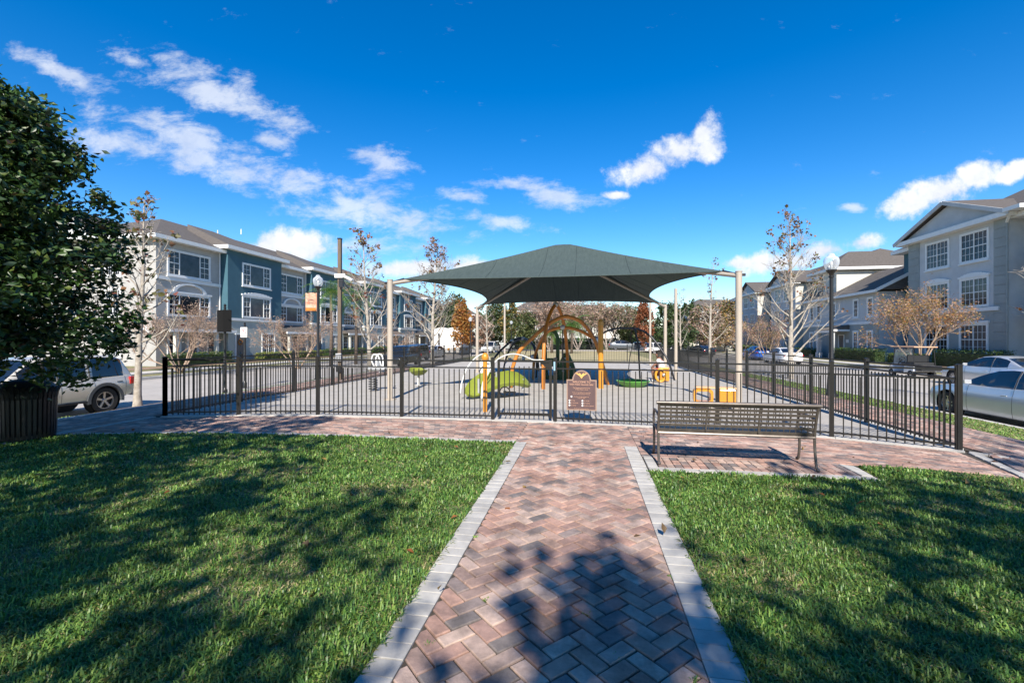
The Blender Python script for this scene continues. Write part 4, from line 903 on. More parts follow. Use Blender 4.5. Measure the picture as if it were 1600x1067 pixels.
def window(f, x0, x1, z0, z1, cols=((1, 2, 4),), head=None, sill=True, tw=.13, tr=None):
    """cols: (width share, panes across, panes up); 0 panes = one clear sheet"""
    tr = tr or mt['trim']; b = MB(); W_ = x1-x0; tot = sum(c[0] for c in cols)
    f.slab(b, x0-tw, x0, z0-tw, z1+tw, 0, .07); f.slab(b, x1, x1+tw, z0-tw, z1+tw, 0, .07); f.slab(b, x0, x1, z1, z1+tw, 0, .07); f.slab(b, x0, x1, z0-tw, z0, 0, .07)
    if sill: f.slab(b, x0-tw-.06, x1+tw+.06, z0-tw-.08, z0-tw, 0, .14)
    if head == 'flat': f.slab(b, x0-tw-.08, x1+tw+.08, z1+tw, z1+tw+.16, 0, .12); f.slab(b, (x0+x1)/2-.13, (x0+x1)/2+.13, z1+tw-.02, z1+tw+.24, 0, .16)
    if head == 'curve':
        n = 10; xa, xb = x0-tw-.1, x1+tw+.1
        for i in range(n):
            q0, q1 = i/n, (i+1)/n; h = .24*math.sin(PI*(q0+q1)/2)
            f.slab(b, xa+(xb-xa)*q0, xa+(xb-xa)*q1, z1+tw, z1+tw+.10+h, 0, .12)
    if head == 'arch':
        xc = (x0+x1)/2; r = W_*.34; zc = z1+tw+.02
        f.slab(b, x0-tw-.1, x1+tw+.1, z1+tw, z1+tw+.14, 0, .12)
        pts = [(r*math.cos(PI*k/14), min(r*.9, .58)*math.sin(PI*k/14)) for k in range(15)]
        for (xa, za), (xb, zb) in zip(pts, pts[1:]):
            xa, xb = xb, xa; za, zb = zb, za
            P = [f.p(xc+q, zc+w, d) for d in (0, .13) for q, w in ((xa, za+.1), (xb, zb+.1), (xb*1.22, zb*1.22+.1), (xa*1.22, za*1.22+.1))]
            b.add(P, [(3, 2, 1, 0), (4, 5, 6, 7), (0, 1, 5, 4), (1, 2, 6, 5), (2, 3, 7, 6), (3, 0, 4, 7)])
    fr = b.build('window', tr, f.t, world=True)
    g = MB(); f.slab(g, x0, x1, z0, z1, -.02, .012); g.build('pane', mt[WR.choice(('glass', 'glass', 'glass2', 'glass3', 'glass3'))], fr, world=True)
    m_ = MB(); x = x0
    for w, nx, ny in cols:
        ww = W_*w/tot; xe = x+ww
        f.slab(m_, x, x+.035, z0, z1, .012, .055); f.slab(m_, xe-.035, xe, z0, z1, .012, .055)
        f.slab(m_, x+.035, xe-.035, z0, z0+.035, .012, .055); f.slab(m_, x+.035, xe-.035, z1-.035, z1, .012, .055)
        if nx:
            zm = (z0+z1)/2; f.slab(m_, x+.035, xe-.035, zm-.03, zm+.03, .012, .058)
            for i in range(1, nx): q = x+ww*i/nx; f.slab(m_, q-.011, q+.011, z0+.035, z1-.035, .012, .036)
            for j in range(1, ny):
                if j*2 == ny: continue
                q = z0+(z1-z0)*j/ny; f.slab(m_, x+.035, xe-.035, q-.011, q+.011, .012, .034)
        x = xe
    m_.build('glazing_bar', tr, fr, world=True); return fr
TRI = ((1, 2, 4), (2.1, 0, 0), (1, 2, 4)); DBL = ((1, 3, 4), (1, 3, 4)); NAR = ((1, 2, 4),)
def door(f, x0, x1, z0, z1, m_=None, wreath=None):
    b = MB(); f.slab(b, x0-.1, x0, z0, z1+.1, 0, .07); f.slab(b, x1, x1+.1, z0, z1+.1, 0, .07); f.slab(b, x0, x1, z1, z1+.1, 0, .07); fr = b.build('door_frame', mt['trim'], f.t, world=True)
    b = MB(); f.slab(b, x0, x1, z0, z1, -.02, .02)
    for i in range(2):
        for j in range(3): f.slab(b, x0+.1+i*(x1-x0-.1)/2, x0+(i+1)*(x1-x0-.1)/2, z0+.15+j*.62, z0+.65+j*.62, .02, .032)
    b.build('door_leaf', m_ or mt['door'], fr, world=True)
    if wreath:
        c = f.p((x0+x1)/2, z0+1.45, .06); b = MB(); rr = random.Random(3)
        for k in range(60):
            a = rr.uniform(0, 2*PI); r = .2+rr.uniform(-.06, .06); b.ball(c+f.a*r*math.cos(a)+Vector((0, 0, r*math.sin(a))), .04, 6)
        b.build('wreath', wreath, f.t, world=True)
def hiproof(t, x0, x1, y0, y1, z, zr, inx=None, iny=None, th=.28, name='roof', fascia=True, mat=None):
    """hip roof over a rectangle; the ridge runs along the longer side"""
    hx, hy = (x1-x0)/2, (y1-y0)/2
    if hy > hx: R = [((x0+x1)/2, y0+(iny if iny is not None else hx), zr), ((x0+x1)/2, y1-(iny if iny is not None else hx), zr)]
    else: R = [(x0+(inx if inx is not None else hy), (y0+y1)/2, zr), (x1-(inx if inx is not None else hy), (y0+y1)/2, zr)]
    b = MB(); b.hull([(x, y, z) for x in (x0, x1) for y in (y0, y1)]+R); b.build(name, mat or mt['shingle'], t, world=True)
    if fascia:
        b = MB()
        b.box(((x0+x1)/2, y0+.06, z-th/2-.003), (x1-x0, .12, th)); b.box(((x0+x1)/2, y1-.06, z-th/2-.003), (x1-x0, .12, th))
        b.box((x0+.06, (y0+y1)/2, z-th/2-.003), (.12, y1-y0-.25, th)); b.box((x1-.06, (y0+y1)/2, z-th/2-.003), (.12, y1-y0-.25, th))
        b.box(((x0+x1)/2, (y0+y1)/2, z-th+.02), (x1-x0-.26, y1-y0-.26, .03)); b.build('eaves', mt['trim'], t, world=True)
# ---- left: row of three-storey houses, front at u = -30.5
U0 = -30.5; G0 = -.35
t = thing('apartment_building', 'long three-storey row with teal bays and brown hip roof along the left street', 'building', (U0, 28.3, G0))
b = MB(); b.box(((U0-44)/2, (28.3+94)/2, (8.85+G0)/2), (44+U0+0, 94-28.3, 8.85-G0)); b.build('wall', mt['st_warm'], t, world=True)
hiproof(t, -44.6, U0+.6, 27.7, 94.6, 9.12, 12.3)
f = Face(t, (U0, 0), (0, 1), (1, 0))
bays = [(34.2, 41.1), (46.2, 53), (58.4, 65.3), (70.6, 77.5), (82.8, 89.6)]
greys = [(28.3, 34.2), (41.1, 46.2), (53, 58.4), (65.3, 70.6), (77.5, 82.8)]
for i, (a, c) in enumerate(bays):
    b = MB(); b.box((U0+.3, (a+c)/2, (3.42+9.2)/2), (.75, c-a, 9.2-3.42)); b.build('teal_bay', mt['st_teal'], t, world=True)
    b = MB(); b.box((U0+.3, (a+c)/2, (3.2+G0)/2), (.74, c-a-.02, 3.2-G0)); b.build('bay_base', mt['st_sage'], t, world=True)
    b = MB(); b.box((U0+.34, (a+c)/2, 3.31), (.84, c-a+.16, .22)); b.build('band', mt['trim'], t, world=True)
    b = MB(); e = .55; U1 = U0+1.2
    b.hull([(U1, a-e, 9.5), (U1, c+e, 9.5), (U0-3, a-e+.3, 9.5), (U0-3, c+e-.3, 9.5), (U0-5.2, a+2.0, 12.05), (U0-5.2, c-2.0, 12.05)]); b.build('bay_roof', mt['shingle'], t, world=True)
    b = MB(); b.box((U1-.06, (a+c)/2, 9.345), (.12, c-a+2*e, .30)); b.box((U0+.1, a-e+.06, 9.345), (2.05, .12, .30)); b.box((U0+.1, c+e-.06, 9.345), (2.05, .12, .30)); b.box((U0+.5, (a+c)/2, 9.215), (1.1, c-a+2*e-.3, .03)); b.build('eaves', mt['trim'], t, world=True)
    g = Face(t, (U0+.675, 0), (0, 1), (1, 0)); w0 = a+1.75; w1 = c-1.75
    window(g, w0, w1, 6.45, 8.25, TRI); window(g, w0, w1, 3.62, 5.35, TRI, head='curve', sill=False)
    g2 = Face(t, (U0+.67, 0), (0, 1), (1, 0)); window(g2, c-2.7, c-1.1, .15, 2.05, DBL)
    door(g2, a+.9, a+1.85, G0+.25, 2.0, wreath=(mt['ora'][0] if i == 0 else None))
for i, (a, c) in enumerate(greys):
    w0 = a+1.0 if i == 0 else a+.8; w1 = c-1.25 if i == 0 else c-.8
    window(f, w0, w1, 6.45, 8.2, TRI if i < 2 else DBL); window(f, w0, w1, 3.45, 4.95, TRI if i < 2 else DBL, head='arch', sill=False)
    f.put('band', mt['trim'], (a, c-.05, 5.98, 6.22, 0, .09))
    window(f, a+1.0, a+1.9, .35, 1.95, NAR); window(f, a+2.7, a+3.5, .35, 1.95, NAR)
    if i != 1: door(f, c-1.35, c-.4, G0+.2, 2.0, wreath=(mt['rust_l'][0] if i == 0 else None))
    b = MB(); b.hull([(U0+.02, a-.35, 3.05), (U0+.02, c-.02, 3.05), (U0+1.5, a-.35, 2.32), (U0+1.5, c-.02, 2.32), (U0+.02, a-.35, 2.3), (U0+.02, c-.02, 2.3)]); b.build('porch_roof', mt['shingle'], t, world=True)
    b = MB(); b.box((U0+1.52, (a+c)/2-.18, 2.24), (.10, c-a+.32, .22)); b.build('porch_eaves', mt['trim'], t, world=True)
    for y in (a+.35, c-1.9): b = MB(); b.box((U0+1.3, y, (2.1+G0)/2), (.24, .24, 2.1-G0)); b.build('porch_post', mt['st_cream'], t, world=True)
for a in (34.15, 46.15, 58.35):
    b = MB(); b.tube([(U0+.06, a-.12, 8.9), (U0+.06, a-.12, 3.1)], .05, 6); b.build('downspout', mt['trim'], t, world=True)
e_ = Face(t, (-44, 28.3), (1, 0), (0, -1))
window(e_, 9.3, 10.5, 6.3, 8.1, DBL); window(e_, 9.3, 10.5, 3.4, 5.2, DBL); window(e_, 9.3, 10.5, .4, 2.1, DBL); window(e_, 3.5, 4.7, 6.3, 8.1, DBL)
b = MB(); b.hull([(-39.9, 27.6, 9.15), (-35.2, 27.6, 9.15), (-37.5, 27.6, 10.9), (-39.9, 31, 9.15), (-35.2, 31, 9.15), (-37.5, 31, 10.9)]); b.build('gable', mt['trim'], t, world=True)
b = MB(); b.hull([(-40.4, 27.5, 9.1), (-40.2, 27.5, 9.1), (-37.55, 27.5, 11.1), (-40.4, 31, 9.1), (-37.55, 31.5, 11.1)]); b.hull([(-34.7, 27.5, 9.1), (-34.9, 27.5, 9.1), (-37.45, 27.5, 11.1), (-34.7, 31, 9.1), (-37.45, 31.5, 11.1)]); b.build('gable_roof', mt['shingle'], t, world=True)
b = MB(); b.box((-31.2, 28.05, 2.45), (1.6, .5, .12), M=Matrix.Rotation(math.radians(28), 3, 'Y')); b.build('porch_rake', mt['trim'], t, world=True)
for x in (-40, -36, -33.4):
    b = MB(); b.lathe([(.05, 0), (.05, .5), (.07, .5), (0, .55)], 8, (x, 40, 11.9)); b.build('vent_pipe', mt['trim'], t, world=True)
# ---- right near block: gable-fronted three storeys, front at u = 27.5
U2 = 27.5; G2 = -.42
t = thing('apartment_building', 'tall blue-grey gable-fronted three-storey building at the right edge with paired white windows', 'building', (U2, 39, G2))
b = MB(); b.box((33.5, 39.4, (9.65+G2)/2), (12, 9.2, 9.65-G2)); b.build('wall', mt['st_rgrey'], t, world=True)
f = Face(t, (U2, 0), (0, 1), (-1, 0))
for a, c in ((34.8, 35.75), (42.75, 44.0)):
    for k in range(16): f.put('quoin_block', mt['st_rdark'], (a, c, G2+k*.63, G2+k*.63+.61, 0, .05))
f.put('base_wall', mt['st_rdark'], (35.76, 42.74, G2, 3.55, .0, .045))
for x0, x1 in ((36.25, 38.45), (39.7, 41.9)):
    window(f, x0, x1, 7.25, 9.2, DBL); window(Face(t, (U2-.002, 0), (0, 1), (-1, 0)), x0, x1, 4.0, 5.9, DBL, head='curve', sill=False); window(Face(t, (U2-.045, 0), (0, 1), (-1, 0)), x0, x1, .55, 2.6, DBL, head='flat')
f.put('band', mt['trim'], (35.3, 39.0, 3.56, 3.82, 0, .14), (39.15, 42.5, 3.56, 3.82, 0, .14))
f.put('eaves', mt['trim'], (34.1, 44.7, 9.62, 9.96, -.5, .62))
b = MB()
V = [f.p(34.6, 9.97, .25), f.p(44.2, 9.97, .25), f.p(39.4, 11.75, .25), f.p(34.6, 9.97, 0), f.p(44.2, 9.97, 0), f.p(39.4, 11.75, 0)]
b.add(V, [(0, 1, 2), (5, 4, 3), (0, 3, 4, 1), (1, 4, 5, 2), (2, 5, 3, 0)]); b.build('pediment', mt['st_rgrey'], t, world=True)
for s in (-1, 1):
    b = MB(); A_ = f.p(39.4+s*5.55, 9.93, .62); B_ = f.p(39.4, 12.1, .62); back = f.n*(-7)
    b.add([A_, B_, B_+back, A_+back, A_-Vector((0, 0, .12)), B_-Vector((0, 0, .12)), B_+back-Vector((0, 0, .12)), A_+back-Vector((0, 0, .12))], [(0, 1, 2, 3), (7, 6, 5, 4), (0, 4, 5, 1), (3, 2, 6, 7), (1, 5, 6, 2), (0, 3, 7, 4)]); b.build('roof', mt['shingle'], t, world=True)
    b = MB(); b.bar(A_+f.n*.03-Vector((0, 0, .14)), B_+f.n*.03-Vector((0, 0, .14)), .08, .28); b.build('rake_board', mt['st_rgrey'], t, world=True)
hiproof(t, 27.6, 41, 20, 45.5, 9.95, 13.6, iny=5, fascia=False)
# recessed wing with balconies off to the right
b = MB(); b.box((35.2, 27.3, (9.6+G2)/2), (12.4, 14.96, 9.6-G2)); b.build('recessed_wall', mt['st_rdark'], t, world=True)
fr_ = Face(t, (29.0, 0), (0, 1), (-1, 0)); fr_.put('eaves', mt['trim'], (19.6, 34.75, 9.5, 9.8, -.5, 1.5))
for z in (3.2, 6.4):
    fr_.put('balcony_slab', mt['st_rgrey'], (28, 33.6, z-.28, z, 0, 1.4))
    q = [(28, 33.6, z+1.02, z+1.07, 1.3, 1.36)]+[(28+.12*k, 28.03+.12*k, z, z+1.02, 1.32, 1.35) for k in range(47)]; fr_.put('balcony_railing', mt['fence'], *q)
    window(fr_, 29, 31.5, z+.1, z+2.2, DBL)
b = MB(); b.tube([(27.42, 34.7, 9.6), (27.42, 34.7, G2)], .06, 8); b.build('downspout', mt['st_rdark'], t, world=True)
b = MB(); b.box((27.2, 33.6, 9.95), (.9, 1.2, .25)); b.bar((27.0, 33.9, 9.85), (27.4, 34.7, 9.3), .12); b.build('gutter_end', mt['trim'], t, world=True)
# blue recess between the gable front and the two-storey block
b = MB(); b.box((34.2, 45.3, (9.4+G2)/2), (11.0, 2.56, 9.4-G2)); b.build('blue_recess', mt['st_teal'], t, world=True)
fb = Face(t, (28.7, 0), (0, 1), (-1, 0)); window(fb, 44.75, 45.65, 6.9, 8.7, NAR); fb.put('eaves', mt['trim'], (44.1, 46.9, 9.3, 9.6, -.3, .9))
b = MB(); b.hull([(27.8, 43.5, 9.6), (27.8, 47, 9.6), (33.5, 43.5, 11.9), (33.5, 46, 11.9), (33.5, 43.5, 9.6), (33.5, 47, 9.6)]); b.build('recess_roof', mt['shingle'], t, world=True)
# ---- right middle: two-storey block, front at u = 26.7, with the taller wing behind it
U3 = 26.7; t = thing('townhouse', 'two-storey grey townhouse with tall narrow white windows and porch door, behind the right street lamp', 'building', (U3, 54, G2))
b = MB(); b.box((31.0, 54.0, (6.0+G2)/2), (8.6, 14.6, 6.0-G2)); b.build('wall', mt['st_rgrey'], t, world=True)
f = Face(t, (U3, 0), (0, 1), (-1, 0)); f.put('band', mt['trim'], (46.7, 61.3, 3.05, 3.3, 0, .08)); f.put('lower_wall', mt['st_rdark'], (46.7, 61.3, G2, 3.05, 0, .03))
f2 = Face(t, (U3-.03, 0), (0, 1), (-1, 0))
for x in (47.6, 49.9, 54.0, 57.2, 58.8): window(f, x, x+.62, 3.85, 5.45, NAR, tw=.16)
for x in (47.6, 49.9, 57.2, 58.8): window(f2, x, x+.62, .45, 2.3, NAR, tw=.16)
door(f2, 52.3, 53.2, G2+.2, 2.0); b = MB(); b.box((U3-.08, 51.6, 1.4), (.02, .5, .34)); b.build('plaque', mt['trim'], t, world=True)
b = MB(); b.hull([(U3-.03, 51.3, 3.1), (U3-.03, 54.6, 3.1), (U3-1.8, 51.3, 2.5), (U3-1.8, 54.6, 2.5), (U3-.03, 51.3, 2.4), (U3-.03, 54.6, 2.4)]); b.build('porch_roof', mt['shingle'], t, world=True)
b = MB(); b.box((U3-1.72, 52.95, 2.4), (.12, 3.5, .2)); b.box((U3-.9, 51.28, 2.5), (1.7, .1, .2)); b.build('porch_eaves', mt['trim'], t, world=True)
for y in (51.6, 54.3): b = MB(); b.box((U3-1.5, y, (2.3+G2)/2), (.34, .34, 2.3-G2)); b.box((U3-1.5, y, G2+.3), (.48, .48, .6)); b.build('porch_column', mt['st_rgrey'], t, world=True)
b = MB(); b.hull([(26.1, 46.1, 6.15), (26.1, 54.95, 6.15), (31.2, 46.1, 8.9), (31.2, 54.95, 8.9), (36, 46.1, 6.15), (36, 54.95, 6.15)]); b.hull([(26.1, 54.97, 6.15), (26.1, 62, 6.15), (27.28, 54.97, 6.75), (29.28, 62, 7.7), (29.28, 57.9, 7.7), (27.28, 57.9, 6.75), (29.28, 62, 6.15), (27.28, 54.97, 6.15)]); b.build('roof', mt['shingle'], t, world=True)
b = MB(); b.box((26.16, 54.05, 6.02), (.12, 15.9, .24)); b.bar((26.1, 46.05, 6.05), (31.2, 46.05, 8.8), .1, .26); b.bar((36, 46.05, 6.05), (31.2, 46.05, 8.8), .1, .26); b.build('eaves', mt['trim'], t, world=True)
t = thing('apartment_building', 'three-storey gabled building with bright cream end wall rising behind the two-storey townhouse', 'building', (29.3, 80, G2))
b = MB(); b.box((36.3, 79.0, (9.0+G2)/2), (14, 42.4, 9.0-G2)); b.build('wall', mt['st_teal'], t, world=True)
b = MB(); b.box((31.7, 56.4, (9.1+G2)/2), (8.8, 2.8, 9.1-G2)); b.build('cream_end_wall', mt['st_cream'], t, world=True)
hiproof(t, 28.6, 44, 57.2, 100.5, 9.35, 12.9, iny=6); hiproof(t, 26.7, 37, 54.4, 60.5, 9.45, 11.6)
f = Face(t, (29.3, 0), (0, 1), (-1, 0)); window(f, 61.3, 63.3, 6.9, 8.4, DBL); window(f, 76, 77.5, 6.9, 8.4, DBL)
for i, (a, c, mat_) in enumerate(((65.4, 73.3, 'st_rgrey'), (78.8, 86.2, 'st_rgrey'))):
    b = MB(); b.box((28.4, (a+c)/2, (9.0+G2)/2), (1.8, c-a, 9.0-G2)); b.build('bay', mt[mat_], t, world=True)
    b = MB(); b.box((28.4, a-.03, (9.0+G2)/2), (1.78, .06, 9.0-G2)); b.build('bay_end_wall', mt['st_cream'], t, world=True)
    g = Face(t, (27.5, 0), (0, 1), (-1, 0)); m_ = (a+c)/2
    for x in (m_-2.4, m_+.6):
        for z in (6.9, 3.9, .6): window(g, x, x+1.8, z, z+1.8, DBL)
    g.put('eaves', mt['trim'], (a-.6, c+.6, 8.95, 9.25, -.4, .6))
    b = MB(); V = [g.p(a-.2, 9.26, .2), g.p(c+.2, 9.26, .2), g.p(m_, 10.9, .2), g.p(a-.2, 9.26, -.2), g.p(c+.2, 9.26, -.2), g.p(m_, 10.9, -.2)]
    b.add(V, [(0, 1, 2), (5, 4, 3), (0, 3, 4, 1), (1, 4, 5, 2), (2, 5, 3, 0)]); b.build('pediment', mt['st_rgrey'], t, world=True)
    for s in (-1, 1):
        A_ = g.p(m_+s*((c-a)/2+.7), 9.24, .62); B_ = g.p(m_, 11.25, .62); bk = Vector((6, 0, 0)); dz = Vector((0, 0, .14)); b = MB()
        b.add([A_, B_, B_+bk, A_+bk, A_-dz, B_-dz, B_+bk-dz, A_+bk-dz], [(0, 1, 2, 3), (7, 6, 5, 4), (0, 4, 5, 1), (3, 2, 6, 7), (1, 5, 6, 2), (0, 3, 7, 4)]); b.build('roof', mt['shingle'], t, world=True)
# ---- far houses behind the trees
def house(label, px, Z, w, d, h, hr_, wall, n=3):
    c = at(px, Z); t = thing('house', label, 'house', (c.x, c.y, -.4), YAW)
    b = MB(); b.box((0, d/2, h/2), (w, d, h)); b.build('wall', mt[wall], t)
    b = MB(); hx = w/2+.5; b.hull([(-hx, -.5, h), (hx, -.5, h), (-hx, d+.5, h), (hx, d+.5, h), (-hx+min(hx, d/2)*.8, d/2, hr_), (hx-min(hx, d/2)*.8, d/2, hr_)]); b.build('roof', mt['shingle'], t)
    b = MB(); b.box((0, -.46, h-.12), (w+.9, .1, .22)); b.build('eaves', mt['trim'], t)
    nf = max(1, int(h/3))
    for k in range(nf):
        for i in range(n):
            x = -w/2+w*(i+.5)/n; z = .9+3*k
            b = MB(); b.box((x, -.03, z+.75), (1.5, .08, 1.7)); fr = b.build('window', mt['trim'], t)
            b = MB(); b.box((x, -.05, z+.75), (1.24, .09, 1.44)); b.build('pane', mt['glass'], fr)
            b = MB(); b.box((x, -.10, z+.75), (.05, .03, 1.44)); b.box((x, -.1, z+.75), (1.24, .026, .05)); b.build('glazing_bar', mt['trim'], fr)
house('distant three-storey house with brown roof behind the bare trees in the centre', 855, 105, 17, 12, 8.5, 11.2, 'st_warm', 5)
house('distant grey house under a brown roof behind the trees right of the canopy', 1128, 92, 13, 11, 7.6, 10.5, 'st_rgrey', 4)
house('pale cream low house wall behind the bare trees left of the right front canopy post', 1118, 74, 8.5, 8, 4.4, 5.2, 'st_cream', 2)
house('distant pale house behind the trees left of the rust tree', 925, 115, 14, 10, 8.0, 11, 'st_cream', 4)
house('distant green-grey house partly hidden behind the orange tree', 770, 100, 12, 10, 5.4, 7.6, 'st_sage', 3)
house('long brown-roofed building far behind the trees at the left end of the street', 690, 120, 18, 12, 8.5, 11.5, 'st_teal', 5)
# white gatehouse wall with curved top
c = at(706, 68); t = thing('gatehouse', 'small white gatehouse wall with rounded top and dark lanterns at the street end', 'building', (c.x, c.y, -.4), YAW-.05)
P = [(-2.7, 0), (2.7, 0), (2.7, 2.6), (2.35, 3.3), (1.6, 3.75), (.4, 3.85), (-.6, 3.6), (-1.6, 3.8), (-2.7, 3.5)]
b = MB(); n = len(P); b.add([(x, 0, z) for x, z in P]+[(x, 2.2, z) for x, z in P], [tuple(range(n)), tuple(range(2*n-1, n-1, -1))]+[(i, n+i, n+(i+1) % n, (i+1) % n) for i in range(n)]); b.build('wall', mt['white'], t)
for x in (-1.9, .9): b = MB(); b.lathe([(.05, 1.2), (.22, 1.3), (.10, 1.5), (.12, 2.6), (.2, 2.7), (0, 3.0)], 8, (x, -.25, 0)); b.build('wall_lantern', mt['fence'], t)
for k in range(6): b = MB(); b.box((-2.2+k*.9, -.5, .55), (.3, .2, .35)); b.build('planter', mt['orange'], t)
# ================================================================== VEHICLES
def fixn(o):
    bm = bmesh.new(); bm.from_mesh(o.data); bmesh.ops.recalc_face_normals(bm, faces=bm.faces); bm.to_mesh(o.data); bm.free()
def lerp_tab(T, x):
    xs_ = [r[0] for r in T]
    return [float(np.interp(x, xs_, [r[k] for r in T])) for k in range(1, len(T[0]))]
def paint(name, c, metal=.35, rough=.32): return M(name, c, rough, metal=metal, coat=1.0, var=.03, vscale=2)
def car(name, label, cat, loc, rz, body_tab, roof_tab, wheels, wr, pm, glass_x, roof_w=(.9, .70), trim=None, group=None, detail=True, suv=False, spokes=5):
    """tables run from the nose (+x) to the tail (-x), ascending x inside; body: x, z low, z belt, half width; roof: x, z"""
    t = thing(name, label, cat, loc, rz, group)
    BT = sorted(body_tab); RT = sorted(roof_tab)
    x0, x1 = BT[0][0], BT[-1][0]
    xs_ = sorted(set([r[0] for r in BT]+list(np.linspace(x0, x1, 40))))
    def sm(x):
        e = .10; a = lerp_tab(BT, max(x0, x-e)); b_ = lerp_tab(BT, x); c_ = lerp_tab(BT, min(x1, x+e)); return [(p+2*q+r)/4 for p, q, r in zip(a, b_, c_)] if x0+.02 < x < x1-.02 else b_
    def sec(x):
        zb, zt, hw = sm(x); h = zt-zb
        half = [(0, zb), (hw*.82, zb), (hw*.965, zb+.05*h+.02), (hw*.995, zb+.28*h), (hw*1.0, zb+.52*h), (hw*.985, zb+.74*h), (hw*.965, zb+.80*h), (hw*.93, zt-.02), (hw*.86, zt+.005), (hw*.5, zt+.02), (0, zt+.03)]
        return half
    V = []; n = None
    for x in xs_:
        h = sec(x); ring = [(x, y, z) for y, z in h]+[(x, -y, z) for y, z in h[-2:0:-1]]; n = len(ring); V += ring
    Fs = [(i*n+(k+1) % n, i*n+k, (i+1)*n+k, (i+1)*n+(k+1) % n) for i in range(len(xs_)-1) for k in range(n)]
    Fs += [tuple(range(n)), tuple((len(xs_)-1)*n+k for k in range(n-1, -1, -1))]
    b = MB(); b.add(V, Fs); body = b.build('body', [pm], t, smooth=38)
    if detail:
        cutters = []; fixn(body)
        for wx in wheels:
            for s in (-1, 1):
                hw = lerp_tab(BT, wx)[2]; cb = MB(); cb.lathe([(wr+.055, s*(hw-.26)), (wr+.055, s*(hw+.2))], 28, (wx, 0, wr+.015), axis='Y'); co = cb.build('cutter', pm); cutters.append(co)
                fixn(co); co.location = loc; co.rotation_euler = (0, 0, rz)
                md = body.modifiers.new('cut', 'BOOLEAN'); md.operation = 'DIFFERENCE'; md.solver = 'EXACT'; md.object = co
        bpy.context.view_layer.update()
        me = bpy.data.meshes.new_from_object(body.evaluated_get(bpy.context.evaluated_depsgraph_get())); body.modifiers.clear(); body.data = me
        for c_ in cutters: bpy.data.objects.remove(c_)
        me.polygons.foreach_set('use_smooth', [True]*len(me.polygons)); me.set_sharp_from_angle(angle=math.radians(32))
    # greenhouse
    gx = sorted(set([r[0] for r in RT]+list(np.linspace(RT[0][0], RT[-1][0], 26))+[g for p in glass_x for g in p]))
    def gsec(x):
        zt_, hw = sm(x)[1], sm(x)[2]; zr = lerp_tab(RT, x)[0]; zr = max(zr, zt_+.012); f_ = min(1, (zr-zt_)/.42)
        wt = hw*(roof_w[0]+(roof_w[1]-roof_w[0])*f_); wb = hw*roof_w[0]
        return [(wb, zt_-.01), (wb+(wt-wb)*.5+.012, zt_+(zr-zt_)*.48), (wt, zr-.05*f_), (wt-.05, zr-.012*f_), (wt*.5, zr+.012*f_), (0, zr+.02*f_)]
    G = {'body': MB(), 'side_window': MB(), 'windshield': MB()}
    topx = [r[0] for r in RT if r[0] is not None]; zmax = max(r[1] for r in RT)
    ft = max(r[0] for r in RT if r[1] > zmax-.14); bt = min(r[0] for r in RT if r[1] > zmax-.16)
    paintg = MB(); frontw = MB(); rearw = MB(); sidew = {}
    for xa, xb in zip(gx, gx[1:]):
        a, c_ = gsec(xa), gsec(xb); xm = (xa+xb)/2
        for k in range(5):
            for s in (1, -1):
                q = [(xa, s*a[k][0], a[k][1]), (xb, s*c_[k][0], c_[k][1]), (xb, s*c_[k+1][0], c_[k+1][1]), (xa, s*a[k+1][0], a[k+1][1])]
                if s < 0: q = q[::-1]
                tgt = paintg
                if k < 2:
                    for gi, (g0, g1) in enumerate(glass_x):
                        if g0 <= xm <= g1: tgt = sidew.setdefault((gi, s), MB())
                if k > 2 and xm > ft: tgt = frontw
                if k > 2 and xm < bt: tgt = rearw
                tgt.add(q, [(3, 2, 1, 0)])
    def weld(o):
        bm = bmesh.new(); bm.from_mesh(o.data); bmesh.ops.remove_doubles(bm, verts=bm.verts, dist=.0008); bm.to_mesh(o.data); bm.free(); o.data.polygons.foreach_set('use_smooth', [True]*len(o.data.polygons)); return o
    weld(paintg.build('roof_and_pillars', pm, t)); [weld(w_.build('side_window', mt['cglass'], t)) for w_ in sidew.values()]; weld(frontw.build('windshield', mt['cglass'], t)); weld(rearw.build('rear_window', mt['cglass'], t))
    for xa, xb in [(p[1], q[0]) for p, q in zip(glass_x, glass_x[1:])]:     # black strip over the door pillar
        xm = (xa+xb)/2
        for s in (-1, 1):
            q = gsec(xm); b = MB(); b.tube([(xm, s*(y+.003), z) for y, z in q[:3]], .018, 4); b.build('door_pillar', mt['black'], t)
    hwm = lambda x: sm(x)[2]
    for x in [p[1] for p in glass_x[:-1]]+[glass_x[0][0]-.02, glass_x[-1][1]-.02]:
        for s in (-1, 1):
            q = sec(x)[2:8]; b = MB(); b.tube([(x, s*(y+.0005), z) for y, z in q], .0045, 4); b.build('door_gap', mt['black'], t)
    for p in glass_x[:2 if not suv else 2] if detail else []:
        for s in (-1, 1):
            x = p[0]+.17; y, z = sec(x)[6]; b = MB(); b.box((x, s*(y+.012), z-.035), (.17, .03, .025)); b.build('door_handle', mt['steel'] if not suv else mt['black'], t, bevel=.006)
    for s in (-1, 1):
        x = glass_x[-1][1]-.16; zb_, zt_, hw = sm(x); b = MB(); b.hull([(x-.05, s*(hw+.0), zt_+.02), (x+.09, s*(hw+.02), zt_+.03), (x-.05, s*(hw+.17), zt_+.03), (x+.05, s*(hw+.16), zt_+.04), (x-.05, s*(hw+.0), zt_+.13), (x-.05, s*(hw+.17), zt_+.14), (x+.04, s*(hw+.13), zt_+.12)]); b.build('mirror', mt['black'] if suv else pm, t, bevel=.01)
    # lights, bumpers, plate
    zb_, zt_, hw = sm(x1-.1); z_b, z_t, hwr = sm(x0+.1)
